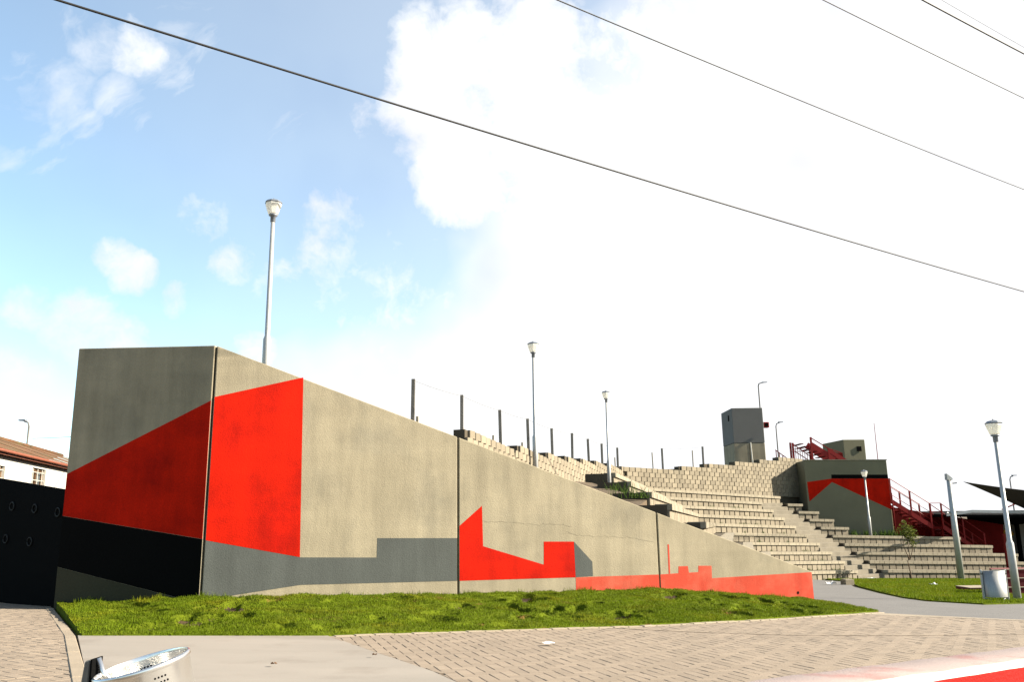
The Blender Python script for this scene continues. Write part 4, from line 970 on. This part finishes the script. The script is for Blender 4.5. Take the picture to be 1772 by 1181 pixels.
hs = thing('house', 'white house with a rusty corrugated roof behind the black gate', 'house', (hA.x, hA.y, -.5))
def hp(s, o_, z): q = hA + uH * s + nH * o_; return (q.x, q.y, z)
LH = 24.0
wins = [(4.9, 6.75, 1.9, 3.1), (9.35, 10.8, 1.9, 3.24), (14.0, 15.5, 1.9, 3.2)]
# front wall in pieces round the window openings
cur = 0.0
for (a, b, z0_, z1_) in wins:
    MB().hexa([hp(cur, 0, -1), hp(a, 0, -1), hp(a, -.25, -1), hp(cur, -.25, -1)], [hp(cur, 0, 3.46), hp(a, 0, 3.46), hp(a, -.25, 3.46), hp(cur, -.25, 3.46)]).build('wall', 'white', hs)
    for zz0, zz1 in ((-1, z0_), (z1_, 3.46)):
        MB().hexa([hp(a, -.002, zz0), hp(b, -.002, zz0), hp(b, -.248, zz0), hp(a, -.248, zz0)], [hp(a, -.002, zz1), hp(b, -.002, zz1), hp(b, -.248, zz1), hp(a, -.248, zz1)]).build('wall', 'white', hs)
    cur = b
MB().hexa([hp(cur, 0, -1), hp(LH, 0, -1), hp(LH, -.25, -1), hp(cur, -.25, -1)], [hp(cur, 0, 3.46), hp(LH, 0, 3.46), hp(LH, -.25, 3.46), hp(cur, -.25, 3.46)]).build('wall', 'white', hs)
MB().hexa([hp(0, -.26, -1), hp(.25, -.26, -1), hp(.25, -6.4, -1), hp(0, -6.4, -1)], [hp(0, -.26, 3.46), hp(.25, -.26, 3.46), hp(.25, -6.4, 3.46), hp(0, -6.4, 3.46)]).build('wall', 'white', hs)
for (a, b, z0_, z1_) in wins:
    w = MB().hexa([hp(a, -.16, z0_), hp(b, -.16, z0_), hp(b, -.17, z0_), hp(a, -.17, z0_)], [hp(a, -.16, z1_), hp(b, -.16, z1_), hp(b, -.17, z1_), hp(a, -.17, z1_)]).build('window', 'pane', hs)
    fr = MB()
    for s0, s1, q0, q1 in ((a, a + .08, z0_, z1_), (b - .08, b, z0_, z1_), (a, b, z0_, z0_ + .08), (a, b, z1_ - .08, z1_), ((a + b) / 2 - .04, (a + b) / 2 + .04, z0_, z1_)):
        fr.hexa([hp(s0, -.09, q0), hp(s1, -.09, q0), hp(s1, -.15, q0), hp(s0, -.15, q0)], [hp(s0, -.09, q1), hp(s1, -.09, q1), hp(s1, -.15, q1), hp(s0, -.15, q1)])
    fr.build('frame', 'brown', w)
    for i in range(5):
        z = z0_ + (z1_ - z0_) * (i + .5) / 5; MB().tube([hp(a, -.05, z), hp(b, -.05, z)], .014, 5).build('burglar_bar', 'white', w)
    for i in range(3):
        s = a + (b - a) * (i + .5) / 3; MB().tube([hp(s, -.05, z0_), hp(s, -.05, z1_)], .014, 5).build('burglar_bar', 'white', w)
# corrugated roof, two slopes as sheets
def roof_side(o0, z0_, o1, z1_):
    npl = 12; ln = (LH + 1.0) / npl
    for k in range(npl):
        v = []; n = 14
        for i in range(n + 1):
            s = -.5 + ln * (k + i / n * 1.02); c = .022 * math.sin(i / n * 2 * math.pi * 7) + (.012 if k % 2 else 0)
            v += [hp(s, o0, z0_ + c), hp(s, o1, z1_ + c)]
        mesh('roof_sheet', v, [(2 * i, 2 * i + 2, 2 * i + 3, 2 * i + 1) for i in range(n)], 'rust', hs, True)
roof_side(.22, 3.55, -3.2, 4.78); roof_side(-6.9, 3.50, -3.2, 4.78)
MB().hexa([hp(-.5, .19, 3.40), hp(LH + .5, .19, 3.40), hp(LH + .5, .15, 3.40), hp(-.5, .15, 3.40)], [hp(-.5, .19, 3.53), hp(LH + .5, .19, 3.53), hp(LH + .5, .15, 3.53), hp(-.5, .15, 3.53)]).build('fascia', 'fascia', hs)
MB().tube([hp(-.5, .25, 3.50), hp(LH + .5, .25, 3.50)], .05, 8).build('gutter', 'fascia', hs, True)
MB().tube([hp(-.5, -3.2, 4.80), hp(LH + .5, -3.2, 4.80)], .09, 8).build('ridge_cap', 'rust', hs, True)

# ------------------------------------------------------------------ far street lights
def street_light(label, x, y, zb, zt, arm, r=.05, side=1):
    t = thing('street_light', label, 'street light', (x, y, zb), 'far street lights')
    MB().tube([(x, y, zb), (x, y, zt - .25), (x + side * .06, y, zt - .06), (x + side * .25, y, zt)], [r * 1.3, r, r * .9, r * .8], 8).build('pole', 'post', t, True)
    MB().tube([(x + side * .25, y, zt), (x + side * arm, y, zt + .04)], [r * .8, r * .7], 6).build('arm', 'post', t, True)
    o = MB().hexa([(x + side * arm * .6, y - .09, zt - .0), (x + side * (arm + .25), y - .07, zt + .03), (x + side * (arm + .25), y + .07, zt + .03), (x + side * arm * .6, y + .09, zt)], [(x + side * arm * .6, y - .07, zt + .1), (x + side * (arm + .25), y - .05, zt + .09), (x + side * (arm + .25), y + .05, zt + .09), (x + side * arm * .6, y + .07, zt + .1)]).build('head', 'lampcap', t); bevel(o, .02)
street_light('tall street light rising behind the grey tower', 19.72, 66, 3.5, 11.8, .5)
street_light('lower street light right of the grey tower', 18.97, 60, 3.8, 7.9, .3, .04)
street_light('street light above the rusty roof on the far left', -23.38, 40, 0, 6.3, .28, .04, -1)
street_light('small street light above the black shade sail', 35.3, 60, -1, 3.85, .28, .04)

# ------------------------------------------------------------------ overhead cables
def cable(label, p, q, r, ext=22, sag=.25, grp='overhead cables'):
    p, q = Vector((*p, 11.0)), Vector((*q, 11.0)); u = (q - p).normalized(); L = (q - p).length
    pts = []
    for i in range(41):
        s = -ext + (L + 2 * ext) * i / 40; f = s / L; pts.append(p + u * s - Vector((0, 0, sag * 4 * f * (1 - f) if -.3 < f < 1.3 else sag * 4 * f * (1 - f))))
    o = MB().tube(pts, r, 8).build('overhead_cable', 'cable', None, True); tag(o, label, 'cable', grp)
cable('thick black cable crossing the whole sky from top left', (-8.486, 13.943), (23.058, 36.102), 0.0246, 20, .10)
cable('overhead cable entering at the top centre of the picture', (0.972, 14.171), (15.828, 24.043), 0.0123, 15, .05)
cable('thin overhead cable near the top right corner', (6.113, 14.296), (12.382, 18.294), 0.0101, 12, .01)
cable('dark overhead cable in the extreme top right corner', (8.054, 14.343), (11.199, 16.319), 0.0159, 12, .005)
cable('hair-thin wire above the dark cable in the top right corner', (8.428, 14.352), (11.049, 16.068), 0.0043, 12, .005)
o_ = MB().tube([Vector((-22, 38, 5.25)).lerp(Vector((-12.5, 30, 4.75)), i / 10) - Vector((0, 0, .3 * i / 10 * (1 - i / 10))) for i in range(11)], .012, 5).build('service_wire', 'cable'); tag(o_, 'thin service wire above the rusty house roof', 'wire')

# ------------------------------------------------------------------ small loose things
def stone(name, label, cat, x, y, sx, sy, sz, mat, rot=0.0):
    g = gz(x, y); c, s = math.cos(rot), math.sin(rot)
    P = lambda a, b, z: (x + a * c - b * s, y + a * s + b * c, g + z)
    o = MB().hexa([P(-sx, -sy, -.02), P(sx, -sy, -.02), P(sx, sy, -.02), P(-sx, sy, -.02)], [P(-sx * .96, -sy * .95, sz), P(sx * .95, -sy * .97, sz * .97), P(sx * .97, sy, sz), P(-sx, sy * .96, sz * 1.02)]).build(name, mat); bevel(o, .012); return tag(o, label, cat)
stone('loose_block', 'loose concrete block lying at the edge of the grey path', 'block', 12.98, 33.8, .20, .17, .22, 'block', .25)
def scrap(label, x, y, s, mat='paper', h=.03, name='paper_scrap', cat='litter', grp=None):
    g = gz(x, y) + .035; n = 4; v = []
    for i in range(n + 1):
        for j in range(n + 1):
            v.append((x + (i / n - .5) * s + random.gauss(0, s * .07), y + (j / n - .5) * s * .7 + random.gauss(0, s * .07), g + abs(random.gauss(0, h))))
    f = [(i * (n + 1) + j, (i + 1) * (n + 1) + j, (i + 1) * (n + 1) + j + 1, i * (n + 1) + j + 1) for i in range(n) for j in range(n)]
    o = mesh(name, v, f, mat); md = o.modifiers.new('t', 'SOLIDIFY'); md.thickness = .004; tag(o, label, cat, grp)
scrap('white litter scrap on the path near the low end of the mural wall', 12.2, 33.4, .38, h=.06)
scrap('white litter scrap on the lawn in front of the sapling', 16.2, 33.5, .26, h=.05)
scrap('small pale scrap lying near the foot of the stairway', 17.9, 43.4, .3, h=.05)
scrap('pale blue scrap on the sloping lawn below the first joint', .35, 13.95, .10, h=.02)
scrap('thin pale straw scrap lying on the herringbone pavers', .35, 9.6, .12, h=.006)
scrap('dry brown leaf on the concrete slab', -2.1, 7.6, .045, 'dryleaf', .008, 'dry_leaf', 'leaf')
scrap('dry brown leaf near the right end of the concrete slab', -1.35, 8.35, .04, 'dryleaf', .008, 'dry_leaf', 'leaf')
scrap('dark dry leaf on the pavers near the red kerb', 2.35, 7.1, .06, 'dryleaf', .01, 'dry_leaf', 'leaf')
scrap('curled dry leaf on the far right pavers', 6.1, 10.3, .07, 'dryleaf', .012, 'dry_leaf', 'leaf')
